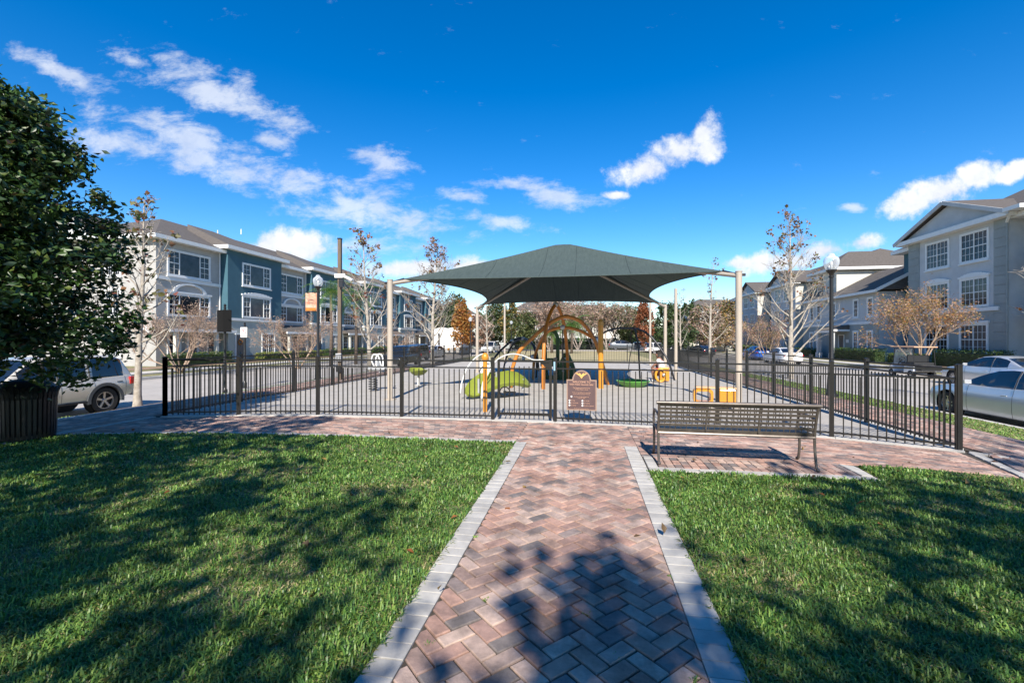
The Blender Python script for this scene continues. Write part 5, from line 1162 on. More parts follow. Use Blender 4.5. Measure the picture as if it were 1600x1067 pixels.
    lens = M('headlight_lens', (.6, .62, .64), .1, spec=.9); tl = M('tail_light', (.40, .015, .015), .2, coat=.8)
    for s in (-1, 1):
        b = MB(); b.box((x1-.14, s*(hw-.12), zb_+.70*(zt_-zb_)), (.22, .26, .11)); b.build('headlight', lens, t, bevel=.03)
        b = MB(); b.box((x0+.10, s*(hwr-.07), z_b+.74*(z_t-z_b)), (.14, .20, .15 if not suv else .24)); b.build('taillight', tl, t, bevel=.02)
    b = MB(); b.box((x0-.004+.02, 0, z_b+.45*(z_t-z_b)), (.04, .42, .13)); b.build('number_plate', mt['white'], t)
    b = MB(); b.box((x1-.02, 0, zb_+.40*(zt_-zb_)), (.05, 1.1, .16)); b.build('grille', mt['black'], t, bevel=.01)
    if trim == 'suv':
        b = MB(); b.box(((wheels[0]+wheels[1])/2, hw+.02, .40), (abs(wheels[0]-wheels[1])-1.0, .16, .05)); b.box(((wheels[0]+wheels[1])/2, -hw-.02, .40), (abs(wheels[0]-wheels[1])-1.0, .16, .05)); b.build('running_board', mt['black'], t, bevel=.01)
        b = MB(); b.box((x0-.03, 0, .55), (.2, 2*hwr+.02, .22)); b.build('rear_bumper', mt['steel'], t, bevel=.04)
        for wx in wheels:
            for s in (-1, 1):
                b = MB(); R1_, R2_ = wr+.05, wr+.14; ys = hwm(wx)
                pts = [PI*k/16-.12+(.24*k/16) for k in range(17)]
                for a, c_ in zip(pts, pts[1:]):
                    b.add([(wx+R*math.cos(w), s*y, wr+R*math.sin(w)) for y in (ys-.05, ys+.035) for R, w in ((R1_, a), (R2_, a), (R2_, c_), (R1_, c_))], [(3, 2, 1, 0), (4, 5, 6, 7), (0, 1, 5, 4), (1, 2, 6, 5), (2, 3, 7, 6), (3, 0, 4, 7)])
                b.build('wheel_flare', M('flare_grey', (.07, .075, .08), .5), t)
        b = MB(); b.bar((-.9, hw*.62, zmax+.07), (.9, hw*.62, zmax+.07), .03); b.bar((-.9, -hw*.62, zmax+.07), (.9, -hw*.62, zmax+.07), .03); b.build('roof_rail', mt['black'], t)
        for s in (-1, 1):
            b = MB(); b.bar((wheels[1]+.62, s*(hw+.006), .78), (wheels[0]-.62, s*(hw+.006), .78), .012, .05); b.build('side_moulding', pm, t)
    for wx in wheels:
        for s in (-1, 1):
            y = s*(hwm(wx)-.115); b = MB()
            b.lathe([(wr*.66, -.1), (wr*.93, -.105), (wr, -.075), (wr, .075), (wr*.93, .105), (wr*.66, .1), (wr*.64, 0), (wr*.66, -.1)], 32, axis='Y', caps=False); w = b.build('wheel', mt['tyre'], t, loc=(wx, y, wr), smooth=40)
            b = MB(); r_ = wr*.65; yo = s*.085
            b.lathe([(r_, yo-s*.03), (r_, yo), (r_*.93, yo), (r_*.90, yo-s*.035)], 28, axis='Y', caps=False)
            for k in range(spokes):
                a = 2*PI*k/spokes+.3; w1 = .13*(5/spokes)**.6
                b.hull([(r_*.15*math.cos(a-.9), yo-s*.03, r_*.15*math.sin(a-.9)), (r_*.15*math.cos(a+.9), yo-s*.03, r_*.15*math.sin(a+.9)), (r_*.95*math.cos(a-w1), yo-s*.01, r_*.95*math.sin(a-w1)), (r_*.95*math.cos(a+w1), yo-s*.01, r_*.95*math.sin(a+w1)),
                        (r_*.15*math.cos(a-.9), yo-s*.06, r_*.15*math.sin(a-.9)), (r_*.15*math.cos(a+.9), yo-s*.06, r_*.15*math.sin(a+.9)), (r_*.95*math.cos(a-w1), yo-s*.05, r_*.95*math.sin(a-w1)), (r_*.95*math.cos(a+w1), yo-s*.05, r_*.95*math.sin(a+w1))])
            b.lathe([(r_*.2, yo-s*.04), (r_*.2, yo-s*.005), (0, yo)], 14, axis='Y'); b.build('rim', mt['rim'], w, smooth=30)
            b = MB(); b.lathe([(r_, yo-s*.07), (0, yo-s*.07)], 20, axis='Y', caps=False); b.build('brake', mt['black'], w)
            if detail:
                b = MB(); n_ = 28; R_w = wr+.052; q = s*.125
                V = [(R_w*math.cos(2*PI*k/n_), yy, R_w*math.sin(2*PI*k/n_)+.015) for yy in (-s*.14, q-s*.03) for k in range(n_)]
                b.add(V, [(k, (k+1) % n_, n_+(k+1) % n_, n_+k) for k in range(n_)]+[tuple(range(n_))]); b.build('wheel_well', mt['black'], t, loc=(wx, y, wr))
    return t
SEDAN = [(2.42, .34, .62, .60), (2.34, .22, .70, .76), (2.15, .18, .76, .85), (1.8, .17, .85, .90), (1.3, .17, .92, .915), (.85, .17, .965, .915), (0, .17, .955, .915), (-.9, .17, .975, .915), (-1.5, .17, 1.01, .905), (-1.95, .2, 1.04, .875), (-2.25, .26, 1.03, .80), (-2.36, .34, .97, .74), (-2.42, .42, .86, .66)]
SROOF = [(1.02, .95), (.62, 1.17), (.30, 1.33), (.02, 1.42), (-.4, 1.455), (-.85, 1.44), (-1.2, 1.37), (-1.55, 1.24), (-1.98, 1.045)]
SG = [(-1.42, -.66), (-.60, .72)]
SUV = [(2.28, .42, .78, .72), (2.22, .34, .88, .80), (2.0, .34, .96, .85), (1.4, .36, 1.02, .865), (.95, .37, 1.05, .865), (0, .37, 1.05, .87), (-1, .38, 1.06, .87), (-1.8, .40, 1.08, .86), (-2.15, .44, 1.09, .83), (-2.24, .5, 1.05, .80)]
UROOF = [(1.12, 1.05), (.72, 1.38), (.42, 1.62), (.1, 1.70), (-.8, 1.725), (-1.7, 1.70), (-1.95, 1.62), (-2.12, 1.3), (-2.2, 1.08)]
UG = [(-1.92, -1.02), (-.86, -.16), (-.10, .74)]
silver = paint('paint_silver', (.64, .66, .68), .45, .3); silver2 = paint('paint_pale_silver', (.60, .61, .61), .5, .3)
beige = paint('paint_champagne', (.64, .59, .50), .3, .35); blackp = paint('paint_black', (.012, .014, .018), .1, .25); whitep = paint('paint_white', (.72, .72, .71), 0, .35); bluep = paint('paint_blue', (.02, .10, .42), .4, .3); greyp = paint('paint_dark_grey', (.10, .11, .12), .4, .3)
car('parked_suv', 'champagne four-door SUV with grey wheel flares parked on the left street behind the litter bin', 'car', (-14.95, 10.15, -.60), -PI/2, SUV, UROOF, (1.35, -1.32), .385, beige, UG, (.9, .74), 'suv', suv=True)
car('parked_sedan', 'silver sedan parked on the near side of the right street beside the front fence corner', 'car', (11.35, 13.75, -.60), PI/2, SEDAN, SROOF, (1.42, -1.40), .335, silver, SG, spokes=10)
car('parked_sedan', 'pale silver sedan parked across the right street behind the nearer sedan', 'car', (18.6, 23.9, -.60), PI/2, SEDAN, SROOF, (1.42, -1.40), .335, silver2, SG, spokes=10)
car('parked_sedan', 'white sedan seen from behind, parked at the far kerb behind the bare sycamore', 'car', (17.6, 44.5, -.60), PI/2, SEDAN, SROOF, (1.42, -1.40), .335, whitep, SG, detail=False)
car('parked_car', 'bright blue car parked ahead of the white sedan beside the right canopy post', 'car', (18.2, 52.5, -.60), PI/2, SEDAN, SROOF, (1.42, -1.40), .335, bluep, SG, detail=False)
def car_at(name, label, px, Z, rz, kind, pm):
    c = at(px, Z)
    if kind == 'suv': return car(name, label, 'car', (c.x, c.y, gz(c.x)+.05), rz, SUV, UROOF, (1.35, -1.32), .385, pm, UG, (.9, .76), 'suv', suv=True, detail=False)
    return car(name, label, 'car', (c.x, c.y, gz(c.x)+.05), rz, SEDAN, SROOF, (1.42, -1.40), .335, pm, SG, detail=False)
car_at('parked_car', 'black car parked beyond the right fence under the pale low house', 1093, 58, PI/2+.3, 's', blackp)
car_at('parked_suv', 'black SUV parked on the left street behind the left canopy post', 628, 36, -PI/2, 'suv', blackp)
car_at('parked_suv', 'second dark SUV parked behind the black one on the left street', 648, 45, -PI/2, 'suv', greyp)
car_at('parked_car', 'silver-grey car at the far end of the left street under the big bare sycamore', 677, 55, -PI/2, 's', silver)
car_at('parked_suv', 'white off-road car facing the camera beyond the far fence, left of the orange arches', 767, 66, -PI/2-.1, 'suv', whitep)
car_at('parked_car', 'white car beyond the far fence between the two right rear poles', 1026, 67.5, .35, 'suv', whitep)
car_at('parked_car', 'silver car far behind the swing arch', 1004, 69.5, .1, 's', silver2)
car_at('parked_car', 'dark car far beyond the far fence, centre right', 975, 69.5, .1, 's', greyp)
# golf cart
c = at(1424, 26.3); t = thing('golf_cart', 'white golf cart with tan roof parked in front of the orange-leaved tree', 'golf cart', (c.x, c.y, -.60), PI/2)
b = MB(); b.hull([(1.15, -.5, .35), (1.15, .5, .35), (1.2, -.42, .62), (1.2, .42, .62), (.75, -.55, .82), (.75, .55, .82), (.55, -.58, .3), (.55, .58, .3)]); b.build('front_cowl', whitep, t, bevel=.04)
b = MB(); b.hull([(-.25, -.58, .3), (-.25, .58, .3), (-.25, -.56, .72), (-.25, .56, .72), (-1.1, -.58, .4), (-1.1, .58, .4), (-1.05, -.55, .75), (-1.05, .55, .75)]); b.build('rear_body', whitep, t, bevel=.04)
b = MB(); b.box((.2, 0, .30), (1.5, 1.1, .06)); b.build('floor_pan', mt['black'], t)
for x in (-.25, -.75):
    b = MB(); b.box((x, 0, .82), (.5, 1.08, .14)); b.box((x-.27 if x > -.5 else x+.25, 0, 1.1), (.10, 1.08, .42)); b.build('seat', mt['black'], t, bevel=.03)
for x, x2 in ((.72, .55), (-1.05, -.95)):
    for s in (-1, 1): b = MB(); b.tube([(x, s*.52, .72), (x2, s*.52, 1.72)], .02, 6); b.build('roof_post', mt['black'], t)
b = MB(); b.box((-.15, 0, 1.76), (2.0, 1.18, .07)); b.build('roof', M('tan_roof', (.50, .30, .18), .6), t, bevel=.03)
b = MB(); b.tube([(.35+.0, .25+.16*math.cos(a), 1.0+.16*math.sin(a)) for a in [2*PI*k/16 for k in range(17)]], .014, 5); b.bar((.36, .25, 1.0), (.7, .25, .75), .03); b.build('steering_wheel', mt['black'], t)
b = MB(); b.box((.66, 0, 1.2), (.02, 1.0, .85)); b.build('windshield', glb, t)
for x in (.80, -.82):
    for s in (-1, 1):
        b = MB(); b.lathe([(.12, -.09), (.22, -.09), (.23, 0), (.22, .09), (.12, .09)], 20, axis='Y', caps=False); w = b.build('wheel', mt['tyre'], t, loc=(x, s*.5, .23), smooth=40)
        b = MB(); b.lathe([(.13, s*.06), (.05, s*.085), (0, s*.085)], 14, axis='Y'); b.build('rim', mt['rim'], w)
b = MB(); b.box((-1.35, 0, .6), (.45, 1.0, .3)); b.build('cargo_box', mt['black'], t, bevel=.02)
# ================================================================== TREES
def leaves(name, P, size, mats, parent, mi=None, elong=1.7, up=.3, rs=RS, fold=.25, weights=None):
    """leaf-shaped faces (six corners, folded on the midrib) at points P (world)"""
    P = np.asarray(P, float); k = len(P); I = wm(parent).inverted()
    I3 = np.array([list(r) for r in I])[:3]
    P = P @ I3[:, :3].T+I3[:, 3]
    d = rs.normal(size=(k, 3)); d[:, 2] = d[:, 2]*.6-.1; d /= np.linalg.norm(d, axis=1)[:, None]
    nn = rs.normal(size=(k, 3))*.75; nn[:, 2] += up; s = np.cross(d, nn); s /= np.linalg.norm(s, axis=1)[:, None]; n_ = np.cross(s, d)
    L = (np.asarray(size)*rs.uniform(.7, 1.3, k))[:, None]; w = L/elong
    v = np.stack([P, P+d*L*.45+s*w*.5+n_*w*fold, P+d*L, P+d*L*.45-s*w*.5+n_*w*fold], 1).reshape(-1, 3)
    i = np.arange(k)*4
    loops = np.stack([i, i+1, i+2, i, i+2, i+3], 1).reshape(-1)
    me = bpy.data.meshes.new(name); me.vertices.add(4*k); me.vertices.foreach_set('co', v.reshape(-1).astype(np.float32))
    me.loops.add(len(loops)); me.loops.foreach_set('vertex_index', loops.astype(np.int32)); me.polygons.add(2*k); me.polygons.foreach_set('loop_start', (np.arange(2*k)*3).astype(np.int32))
    if mi is None:
        w_ = np.array(weights or [1]*len(mats), float); mi = rs.choice(len(mats), k, p=w_/w_.sum())
    me.polygons.foreach_set('material_index', np.repeat(mi, 2).astype(np.int32))
    for m_ in mats: me.materials.append(m_)
    me.update(calc_edges=True)
    o = bpy.data.objects.new(name, me); COL.objects.link(o); o.parent = parent; WM[o] = wm(parent); return o
def limb(mb, a, d, L, r0, r1, rnd, n=5, seg=5, wob=.08, curve=(0, 0, 0)):
    p = Vector(a); d = Vector(d).normalized(); P = [p.copy()]
    for i in range(seg):
        d = (d+Vector((rnd.gauss(0, wob), rnd.gauss(0, wob), rnd.gauss(0, wob)))+Vector(curve)/seg).normalized(); p = p+d*L/seg; P.append(p.copy())
    mb.tube(P, [r0+(r1-r0)*i/seg for i in range(seg+1)], n, caps=False); return P
def onl(P, f):
    x = f*(len(P)-1); i = min(int(x), len(P)-2); return P[i]+(P[i+1]-P[i])*(x-i), (P[i+1]-P[i]).normalized()
def perp_dir(d, ang, az):
    u = Vector((0, 0, 1)) if abs(d.z) < .9 else Vector((1, 0, 0)); x = (u-d*u.dot(d)).normalized(); y = d.cross(x)
    return (d*math.cos(ang)+(x*math.cos(az)+y*math.sin(az))*math.sin(ang)).normalized()
def sycamore(label, px, Z, H, r=.10, spread=1.3, leafp=1.0, seed=1, low=.22, z0=None, lw=(3, 2, 2), twigs=1.0, lsize=.15, bark='bark_w', nbr=22, rise=.75):
    rnd = random.Random(seed); rs = np.random.RandomState(seed); c = at(px, Z); zb = gz(c.x) if z0 is None else z0
    t = thing('sycamore_tree', label, 'tree', (c.x, c.y, zb)); mb = MB(); H = H-zb
    tr = limb(mb, (c.x, c.y, zb), (rnd.gauss(0, .01), rnd.gauss(0, .01), 1), H, r, .012, rnd, 9, 12, .018)
    mb.tube([(c.x, c.y, zb-.05), (c.x, c.y, zb+.12), (c.x, c.y, zb+.3)], [r*1.35, r*1.12, r], 9, caps=False)
    tips = []
    for k in range(nbr):
        f = low+(1-low)*.96*(k/(nbr-1))**.9; p, d = onl(tr, f); az = k*2.4+rnd.uniform(-.4, .4)
        L = spread*H/7*(1.25-f)*rnd.uniform(.75, 1.25)*1.45
        bd = perp_dir(d, rnd.uniform(.75, 1.1), az); B_ = limb(mb, p, bd, L, max(.008, r*.38*(1.2-f)), .006, rnd, 5, 6, .09, (0, 0, rise))
        tips.append((B_[-1], 1))
        for j in range(int(5*twigs)):
            g = rnd.uniform(.25, .95); q, e = onl(B_, g); T = limb(mb, q, perp_dir(e, rnd.uniform(.5, .9), rnd.uniform(0, 6.3)), L*rnd.uniform(.22, .42), .010, .004, rnd, 4, 3, .12, (0, 0, .4)); tips.append((T[-1], .7))
            for _ in range(int(2*twigs)):
                q2, e2 = onl(T, rnd.uniform(.3, .95)); T2 = limb(mb, q2, perp_dir(e2, .7, rnd.uniform(0, 6.3)), L*rnd.uniform(.10, .2), .006, .003, rnd, 3, 2, .1); tips.append((T2[-1], .5))
    mb.build('trunk', mt[bark], t, world=True, smooth=True)
    P = []
    for q, w in tips:
        if rnd.random() < .42*leafp*w*(.4+1.1*max(0, (q.z-zb)/H-.2)):
            for _ in range(rnd.randint(2, 7)): P.append((q.x+rnd.gauss(0, .07), q.y+rnd.gauss(0, .07), q.z+rnd.gauss(0, .07)))
    if P: leaves('crown', P, lsize, mt['syl'], t, elong=1.15, rs=rs, weights=lw)
    return t
sycamore('young white-barked sycamore with a few brown leaves beside the champagne SUV', 215, 12.9, 5.7, .10, 1.25, .55, 4, low=.20, lw=(2, 3, 1), nbr=30)
sycamore('bare sycamore with pale trunk left of the left canopy post', 578, 24, 7.0, .12, 1.35, .4, 5, low=.16, nbr=26, twigs=1.7, lw=(4, 2, 2))
sycamore('wide bare sycamore with white trunk between the canopy post and the gatehouse', 676, 30, 7.6, .15, 1.75, .35, 16, low=.14, nbr=34, twigs=2.0, lw=(4, 1, 2))
sycamore('tall bare sycamore with a few dark leaves in front of the white sedan', 1236, 25.5, 8.3, .16, 1.6, .42, 7, low=.13, nbr=34, twigs=1.9, lw=(4, 3, 1))
sycamore('thin bare sycamore left of the right front canopy post', 1109, 36, 8.0, .13, .9, .35, 8, low=.2, nbr=24)
sycamore('small bare sycamore beyond the right fence left of the thin one', 1063, 50, 6.6, .12, 1.4, .2, 9, low=.2)
sycamore('pale bare tree trunk left of the slim pale pole', 762, 45, 6.6, .12, 1.1, .1, 10, low=.25)
# crepe myrtles: several stems, vase shape, dense twigs
def myrtle(label, px, Z, H, R, seed, mats, wts=None, bark='bark_c', dense=1.0, lsz=.07, cat='tree', zb=None, stems=5, name='crepe_myrtle', flare=.45, thick=.05):
    rnd = random.Random(seed); rs = np.random.RandomState(seed); c = at(px, Z); zb = gz(c.x) if zb is None else zb; t = thing(name, label, cat, (c.x, c.y, zb)); mb = MB(); P = []
    for k in range(stems):
        az = 2*PI*k/stems+rnd.uniform(-.3, .3); d = Vector((math.cos(az)*flare, math.sin(az)*flare, 1))
        S = limb(mb, (c.x+.05*math.cos(az), c.y+.05*math.sin(az), zb), d, H*.55, thick, thick*.5, rnd, 6, 6, .10)
        for j in range(5):
            q, e = onl(S, rnd.uniform(.45, 1)); L = H*rnd.uniform(.28, .42)
            B_ = limb(mb, q, perp_dir(e, rnd.uniform(.3, .8), rnd.uniform(0, 6.3)), L, thick*.4, .008, rnd, 5, 4, .12, (0, 0, .25))
            for _ in range(int(7*dense)):
                q2, e2 = onl(B_, rnd.uniform(.3, 1)); T = limb(mb, q2, perp_dir(e2, rnd.uniform(.3, .9), rnd.uniform(0, 6.3)), H*rnd.uniform(.10, .2), .009, .004, rnd, 3, 3, .12, (0, 0, .3))
                for _ in range(int(9*dense)):
                    q3, e3 = onl(T, rnd.uniform(.2, 1)); dd_ = perp_dir(e3, rnd.uniform(.3, 1.1), rnd.uniform(0, 6.3))*H*rnd.uniform(.03, .07); P.append(q3+dd_*rnd.uniform(.3, 1.2))
    mb.build('trunk', mt[bark], t, world=True, smooth=True)
    leaves('crown', [(p.x, p.y, p.z) for p in P], lsz, mats, t, elong=3.2, rs=rs, weights=wts); return t
myrtle('bare pinkish crepe myrtle in front of the first grey section of the left building', 283, 27.5, 4.9, 2, 21, mt['pink'], dense=1.6, lsz=.11, stems=7, flare=.8)
myrtle('bare pinkish crepe myrtle behind the bannered street lamp', 466, 34, 4.9, 2, 22, mt['pink'], dense=1.5, lsz=.12, stems=6, flare=.65)
myrtle('bare crepe myrtle beyond the left fence, right of the first canopy post', 612, 50, 4.4, 2, 23, mt['pink'], dense=1.0, lsz=.15)
myrtle('orange-leaved crepe myrtle behind the golf cart', 1438, 30, 6.0, 2, 24, [mt['ora'][2], mt['pink'][0], mt['ora'][0], mt['oak'][2]], (3, 4, 1.2, 1.6), dense=2.1, lsz=.14, stems=6, thick=.06, flare=.40)
myrtle('olive and brown crepe myrtle left of the white sedan beside the canopy post', 1163, 48, 5.2, 2, 25, [mt['ora'][2], mt['oak'][2], mt['pink'][0]], (1, 3, 4), dense=1.3, lsz=.16)
myrtle('brown-leaved tree behind the tall bare sycamore on the right', 1200, 46, 5.4, 2, 26, [mt['ora'][1], mt['oak'][2], mt['pink'][0]], (1, 2, 4), dense=1.3, lsz=.16)
# bare branch reaching in from the right edge
rnd = random.Random(5); c = at(1700, 13.5); t = thing('bare_tree', 'bare pale-branched tree reaching into the picture at the right edge', 'tree', (c.x, c.y, gz(c.x))); mb = MB(); P = []
tr = limb(mb, (c.x, c.y, gz(c.x)), (0, 0, 1), 5.2, .13, .05, rnd, 8, 8, .04)
for k in range(16):
    f = .36+.6*k/15; p, d = onl(tr, f); az = rnd.uniform(2.2, 4.4) if k % 2 else rnd.uniform(0, 6.3); B_ = limb(mb, p, (math.cos(az), math.sin(az), .25), 2.7*(1.15-f), .035, .008, rnd, 6, 7, .16, (0, 0, .3))
    for _ in range(7):
        q, e = onl(B_, rnd.uniform(.3, 1)); T = limb(mb, q, perp_dir(e, rnd.uniform(.5, 1), rnd.uniform(0, 6.3)), rnd.uniform(.25, .6), .012, .005, rnd, 4, 3, .15, (0, 0, .3))
        if rnd.random() < .3: P += [tuple(T[-1]+Vector((rnd.gauss(0, .03),)*3)) for _ in range(3)]
mb.build('trunk', mt['bark_w'], t, world=True, smooth=True); leaves('crown', P, .10, mt['ora'][:2], t, elong=1.3)
# dense leafy crowns: clumps of leaves round a shell with gaps
def crown_points(rs, c, rad, n, clump=60, cr=.28, hollow=.35, prof=None):
    P = []; k = max(1, n//clump); C = []
    while len(C) < k:
        q = rs.uniform(-1, 1, 3); l = np.linalg.norm(q)
        if l > 1 or l < hollow: continue
        C.append(q)
    for q in C:
        g = rs.normal(size=(clump, 3)); g *= (cr*rs.uniform(.5, 1.2))*rs.uniform(.3, 1, (clump, 1))**.5/np.maximum(.6, np.linalg.norm(g, axis=1)[:, None])
        P.append(q+g)
    return np.concatenate(P)*np.array(rad)+np.array(c)
def broadleaf(name, label, px, Z, H, R, n, mats, seed, trunk_h=.25, wts=None, lsz=.2, loc=None, zb=None, group=None, bark='bark_d', cr=.25, conic=0, thick=.12):
    rs = np.random.RandomState(seed); rnd = random.Random(seed); c = Vector(loc) if loc else at(px, Z); zb = gz(c.x) if zb is None else zb
    t = thing(name, label, 'tree', (c.x, c.y, zb), 0, group); z0 = zb+H*trunk_h*.7; cz = (z0+zb+H)/2; rz_ = (zb+H-z0)/2
    P = crown_points(rs, (0, 0, 0), (1, 1, 1), n, cr=cr)
    if conic: s = np.clip(1-conic*(P[:, 2:3]+1)/2, .12, 2); P[:, :2] *= s
    P = P*np.array((R, R, rz_))+np.array((c.x, c.y, cz))
    leaves('crown', P, lsz, mats, t, rs=rs, elong=1.5, weights=wts)
    mb = MB(); tr = limb(mb, (c.x, c.y, zb), (0, 0, 1), H*.8, thick, thick*.3, rnd, 7, 7, .04)
    for k in range(9):
        p, d = onl(tr, .3+.07*k); a = k*2.4; limb(mb, p, (math.cos(a), math.sin(a), .8), R*.8, thick*.4, .01, rnd, 5, 4, .1)
    mb.build('trunk', mt[bark], t, world=True, smooth=True); return t
far = [  # px, Z, height, radius, leaves, mats, label, leaf size, conic
 (722, 62, 7.4, 1.9, 5200, mt['ora'], 'bright orange autumn tree left of the left rear canopy post', .26, .55),
 (700, 78, 8.0, 3.2, 4200, mt['oak'], 'dark olive tree behind the orange autumn tree', .4, .2),
 (712, 95, 10.5, 4.0, 4200, mt['oak'], 'tall dark evergreen rising behind the orange autumn tree', .5, .4),
 (770, 75, 8.2, 3.4, 5200, mt['oak'], 'broad olive evergreen between the left rear canopy post and the slim pole', .36, .2),
 (797, 70, 7.2, 2.0, 4200, [mt['oak'][2], mt['ora'][2], mt['oak'][1]], 'gold-green tree behind the slim pale pole', .28, .3),
 (815, 64, 5.2, 2.4, 4200, mt['oak'][1:], 'rounded green tree left of the orange arches', .26, .1),
 (745, 68, 5.6, 2.4, 3200, mt['pink'], 'leafless grey tree behind the left rear canopy post', .32, .1),
 (650, 92, 8.0, 4.0, 3600, mt['pink'], 'leafless brown tree at the far end of the left street', .45, .1),
 (985, 72, 6.6, 2.8, 4200, mt['oak'][1:], 'pale green tree left of the rust-coloured cypress', .3, .1),
 (1007, 66, 7.3, 1.5, 4200, mt['rust_l'], 'narrow rust-coloured cypress left of the right rear canopy post', .24, .35),
 (1045, 80, 8.4, 3.4, 5200, mt['oak'][:2], 'dark evergreen behind the right rear canopy post', .4, .3),
 (1078, 78, 8.2, 3.0, 4800, mt['oak'][:2], 'dark pine right of the right rear canopy post', .36, .4),
 (1100, 70, 7.0, 3.0, 3600, [mt['oak'][2], mt['pink'][1], mt['pink'][0]], 'olive brown tree in front of the distant grey house', .34, .1),
 (1132, 72, 8.0, 3.0, 4200, [mt['oak'][2], mt['pink'][1], mt['ora'][2]], 'tan-olive tree left of the right front canopy post', .34, .1),
 (1060, 60, 4.0, 2.4, 3600, mt['oak'][:2], 'low dark green tree beyond the right fence', .26, 0),
]
for i, (px, Z, H, R, n, ms, lab, ls, cn) in enumerate(far):
    broadleaf('tree', lab, px, Z, H+.4, R, n, ms, 100+i, lsz=ls, group='trees beyond the far fence', conic=cn)
# bare pinkish-brown crepe myrtle row closing the view in the middle
for i, (px, Z, H) in enumerate(((838, 74, 8.0), (858, 70, 8.6), (880, 76, 9.4), (903, 70, 8.8), (925, 74, 9.2), (948, 70, 8.4), (968, 76, 8.8))):
    myrtle(('leafless pinkish tree far behind the orange arches, '+('leftmost of the row', 'second from the left of the row', 'third from the left of the row', 'in the middle of the row', 'third from the right of the row', 'second from the right of the row', 'rightmost of the row')[i]), px, Z, H, 3, 60+i, mt['pink'] if i in (1, 2, 4) else [mt['oak'][2], mt['pink'][1], mt['pink'][0]], dense=1.5, lsz=.36, name='bare_tree', stems=6, thick=.09, bark='bark_g')
tw = tag(MB().box((0, 0, 0), (.01, .01, .01)).build('x', mt['soil']), kind='stuff'); bpy.data.objects.remove(tw)
# hedge line of far woodland beyond everything
rs = np.random.RandomState(77); b_ = thing('woodland_edge', 'far dark evergreen woodland closing the view behind all houses', 'woodland', (0, 135, -.4))
P = np.stack([rs.uniform(-110, 110, 26000), rs.uniform(132, 144, 26000), np.zeros(26000)], 1); hgt = 5.2+1.6*np.sin(P[:, 0]*.21)+1.1*np.sin(P[:, 0]*.57+1); P[:, 2] = -.4+hgt*rs.uniform(0, 1, 26000)**.7
tag(leaves('foliage', P, 1.1, mt['oak']+[mt['pink'][2]], b_, weights=(4, 3, 2, 2)), kind='stuff')
# palms
def palm(label, px, Z, H, R, seed, n=26, name='palm_tree'):
    rnd = random.Random(seed); c = at(px, Z); zb = gz(c.x); t = thing(name, label, 'palm', (c.x, c.y, zb)); b = MB(); b.tube([(c.x, c.y, zb), (c.x+.05, c.y, zb+(H-zb)*.45), (c.x, c.y, H-.4)], [.16, .12, .1], 9); b.build('trunk', mt['bark_d'], t, world=True, smooth=True)
    m_ = MB()
    for k in range(n):
        az = 2*PI*k/n*2.4; el = rnd.uniform(-.3, 1.2); p = Vector((c.x, c.y, H-.3)); d = Vector((math.cos(az)*math.cos(el), math.sin(az)*math.cos(el), math.sin(el))); pts = [p.copy()]
        for i in range(9): d = (d+Vector((0, 0, -.17))).normalized(); p = p+d*R/9; pts.append(p.copy())
        m_.tube(pts, .014, 3, caps=False, mi=0)
        for i in range(1, 10):
            d = (pts[i]-pts[i-1]).normalized(); s = d.cross(Vector((0, 0, 1))); s.normalize()
            for j in (0, .5):
                q = pts[i-1]+(pts[i]-pts[i-1])*j
                for sg in (-1, 1):
                    L = R*.26*(1-.05*i); e = q+(s*sg*.85+d*.4+Vector((0, 0, -.35))).normalized()*L; w = d*.025; m_.add([q-w, q+w, e], [(0, 1, 2)], rnd.choice((0, 0, 1)))
    m_.build('fronds', mt['palm'], t, world=True); return t
palm('green palm in front of the left building between the lamp and the wooden pole', 517, 37, 5.9, 2.6, 3)
palm('yellow-green palm right of the tall wooden pole', 556, 40, 5.7, 2.4, 4)
palm('bushy green palm seen under the orange arches', 893, 52, 3.6, 2.6, 5, 34)
palm('low green palm seen through the black hoop', 862, 54, 2.6, 2.0, 6, 24)
# hedges and shrubs
def shrub(label, u0, u1, v0, v1, H, n, seed, mats=None, wts=(3, 2, .4), lsz=.09, name='hedge', cat='hedge'):
    rs = np.random.RandomState(seed); u, v = (u0+u1)/2, (v0+v1)/2; t = thing(name, label, cat, (u, v, gz(u)))
    q = rs.uniform(-1, 1, (n, 3)); ax = rs.randint(0, 3, n); 
    q[np.arange(n), ax] = np.sign(q[np.arange(n), ax])*rs.uniform(.75, 1.06, n)
    q[:, 2] = q[:, 2]*(1+.10*np.sin(q[:, 1]*7+q[:, 0]*3))
    P = np.stack([u+q[:, 0]*(u1-u0)/2, v+q[:, 1]*(v1-v0)/2, gz(u)+H/2+q[:, 2]*H/2], 1)
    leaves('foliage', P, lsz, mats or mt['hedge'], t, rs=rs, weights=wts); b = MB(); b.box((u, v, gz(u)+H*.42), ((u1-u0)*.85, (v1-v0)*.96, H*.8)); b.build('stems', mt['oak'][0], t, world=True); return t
shrub('clipped green hedge under the first window of the left building', -29.2, -28.4, 27.6, 33.2, .95, 4500, 1)
shrub('low yellow-green shrubs under the first teal bay', -29.2, -28.3, 36.5, 41.5, .75, 3600, 2, wts=(1, 2, 4))
shrub('yellow-green shrubs in front of the second grey section', -29.2, -28.3, 42, 46, .75, 2600, 3, wts=(1, 2, 3))
shrub('dark low hedge beneath the second teal bay', -29.2, -28.3, 47, 56, .85, 3600, 4)
shrub('round hedge in front of the far teal bays', -29.2, -28.3, 58, 72, .85, 3600, 5, lsz=.14)
shrub('dark clipped hedge along the front of the two-storey townhouse', 25.0, 25.9, 44.2, 51.0, 1.15, 5200, 6, wts=(5, 1, 0.1))
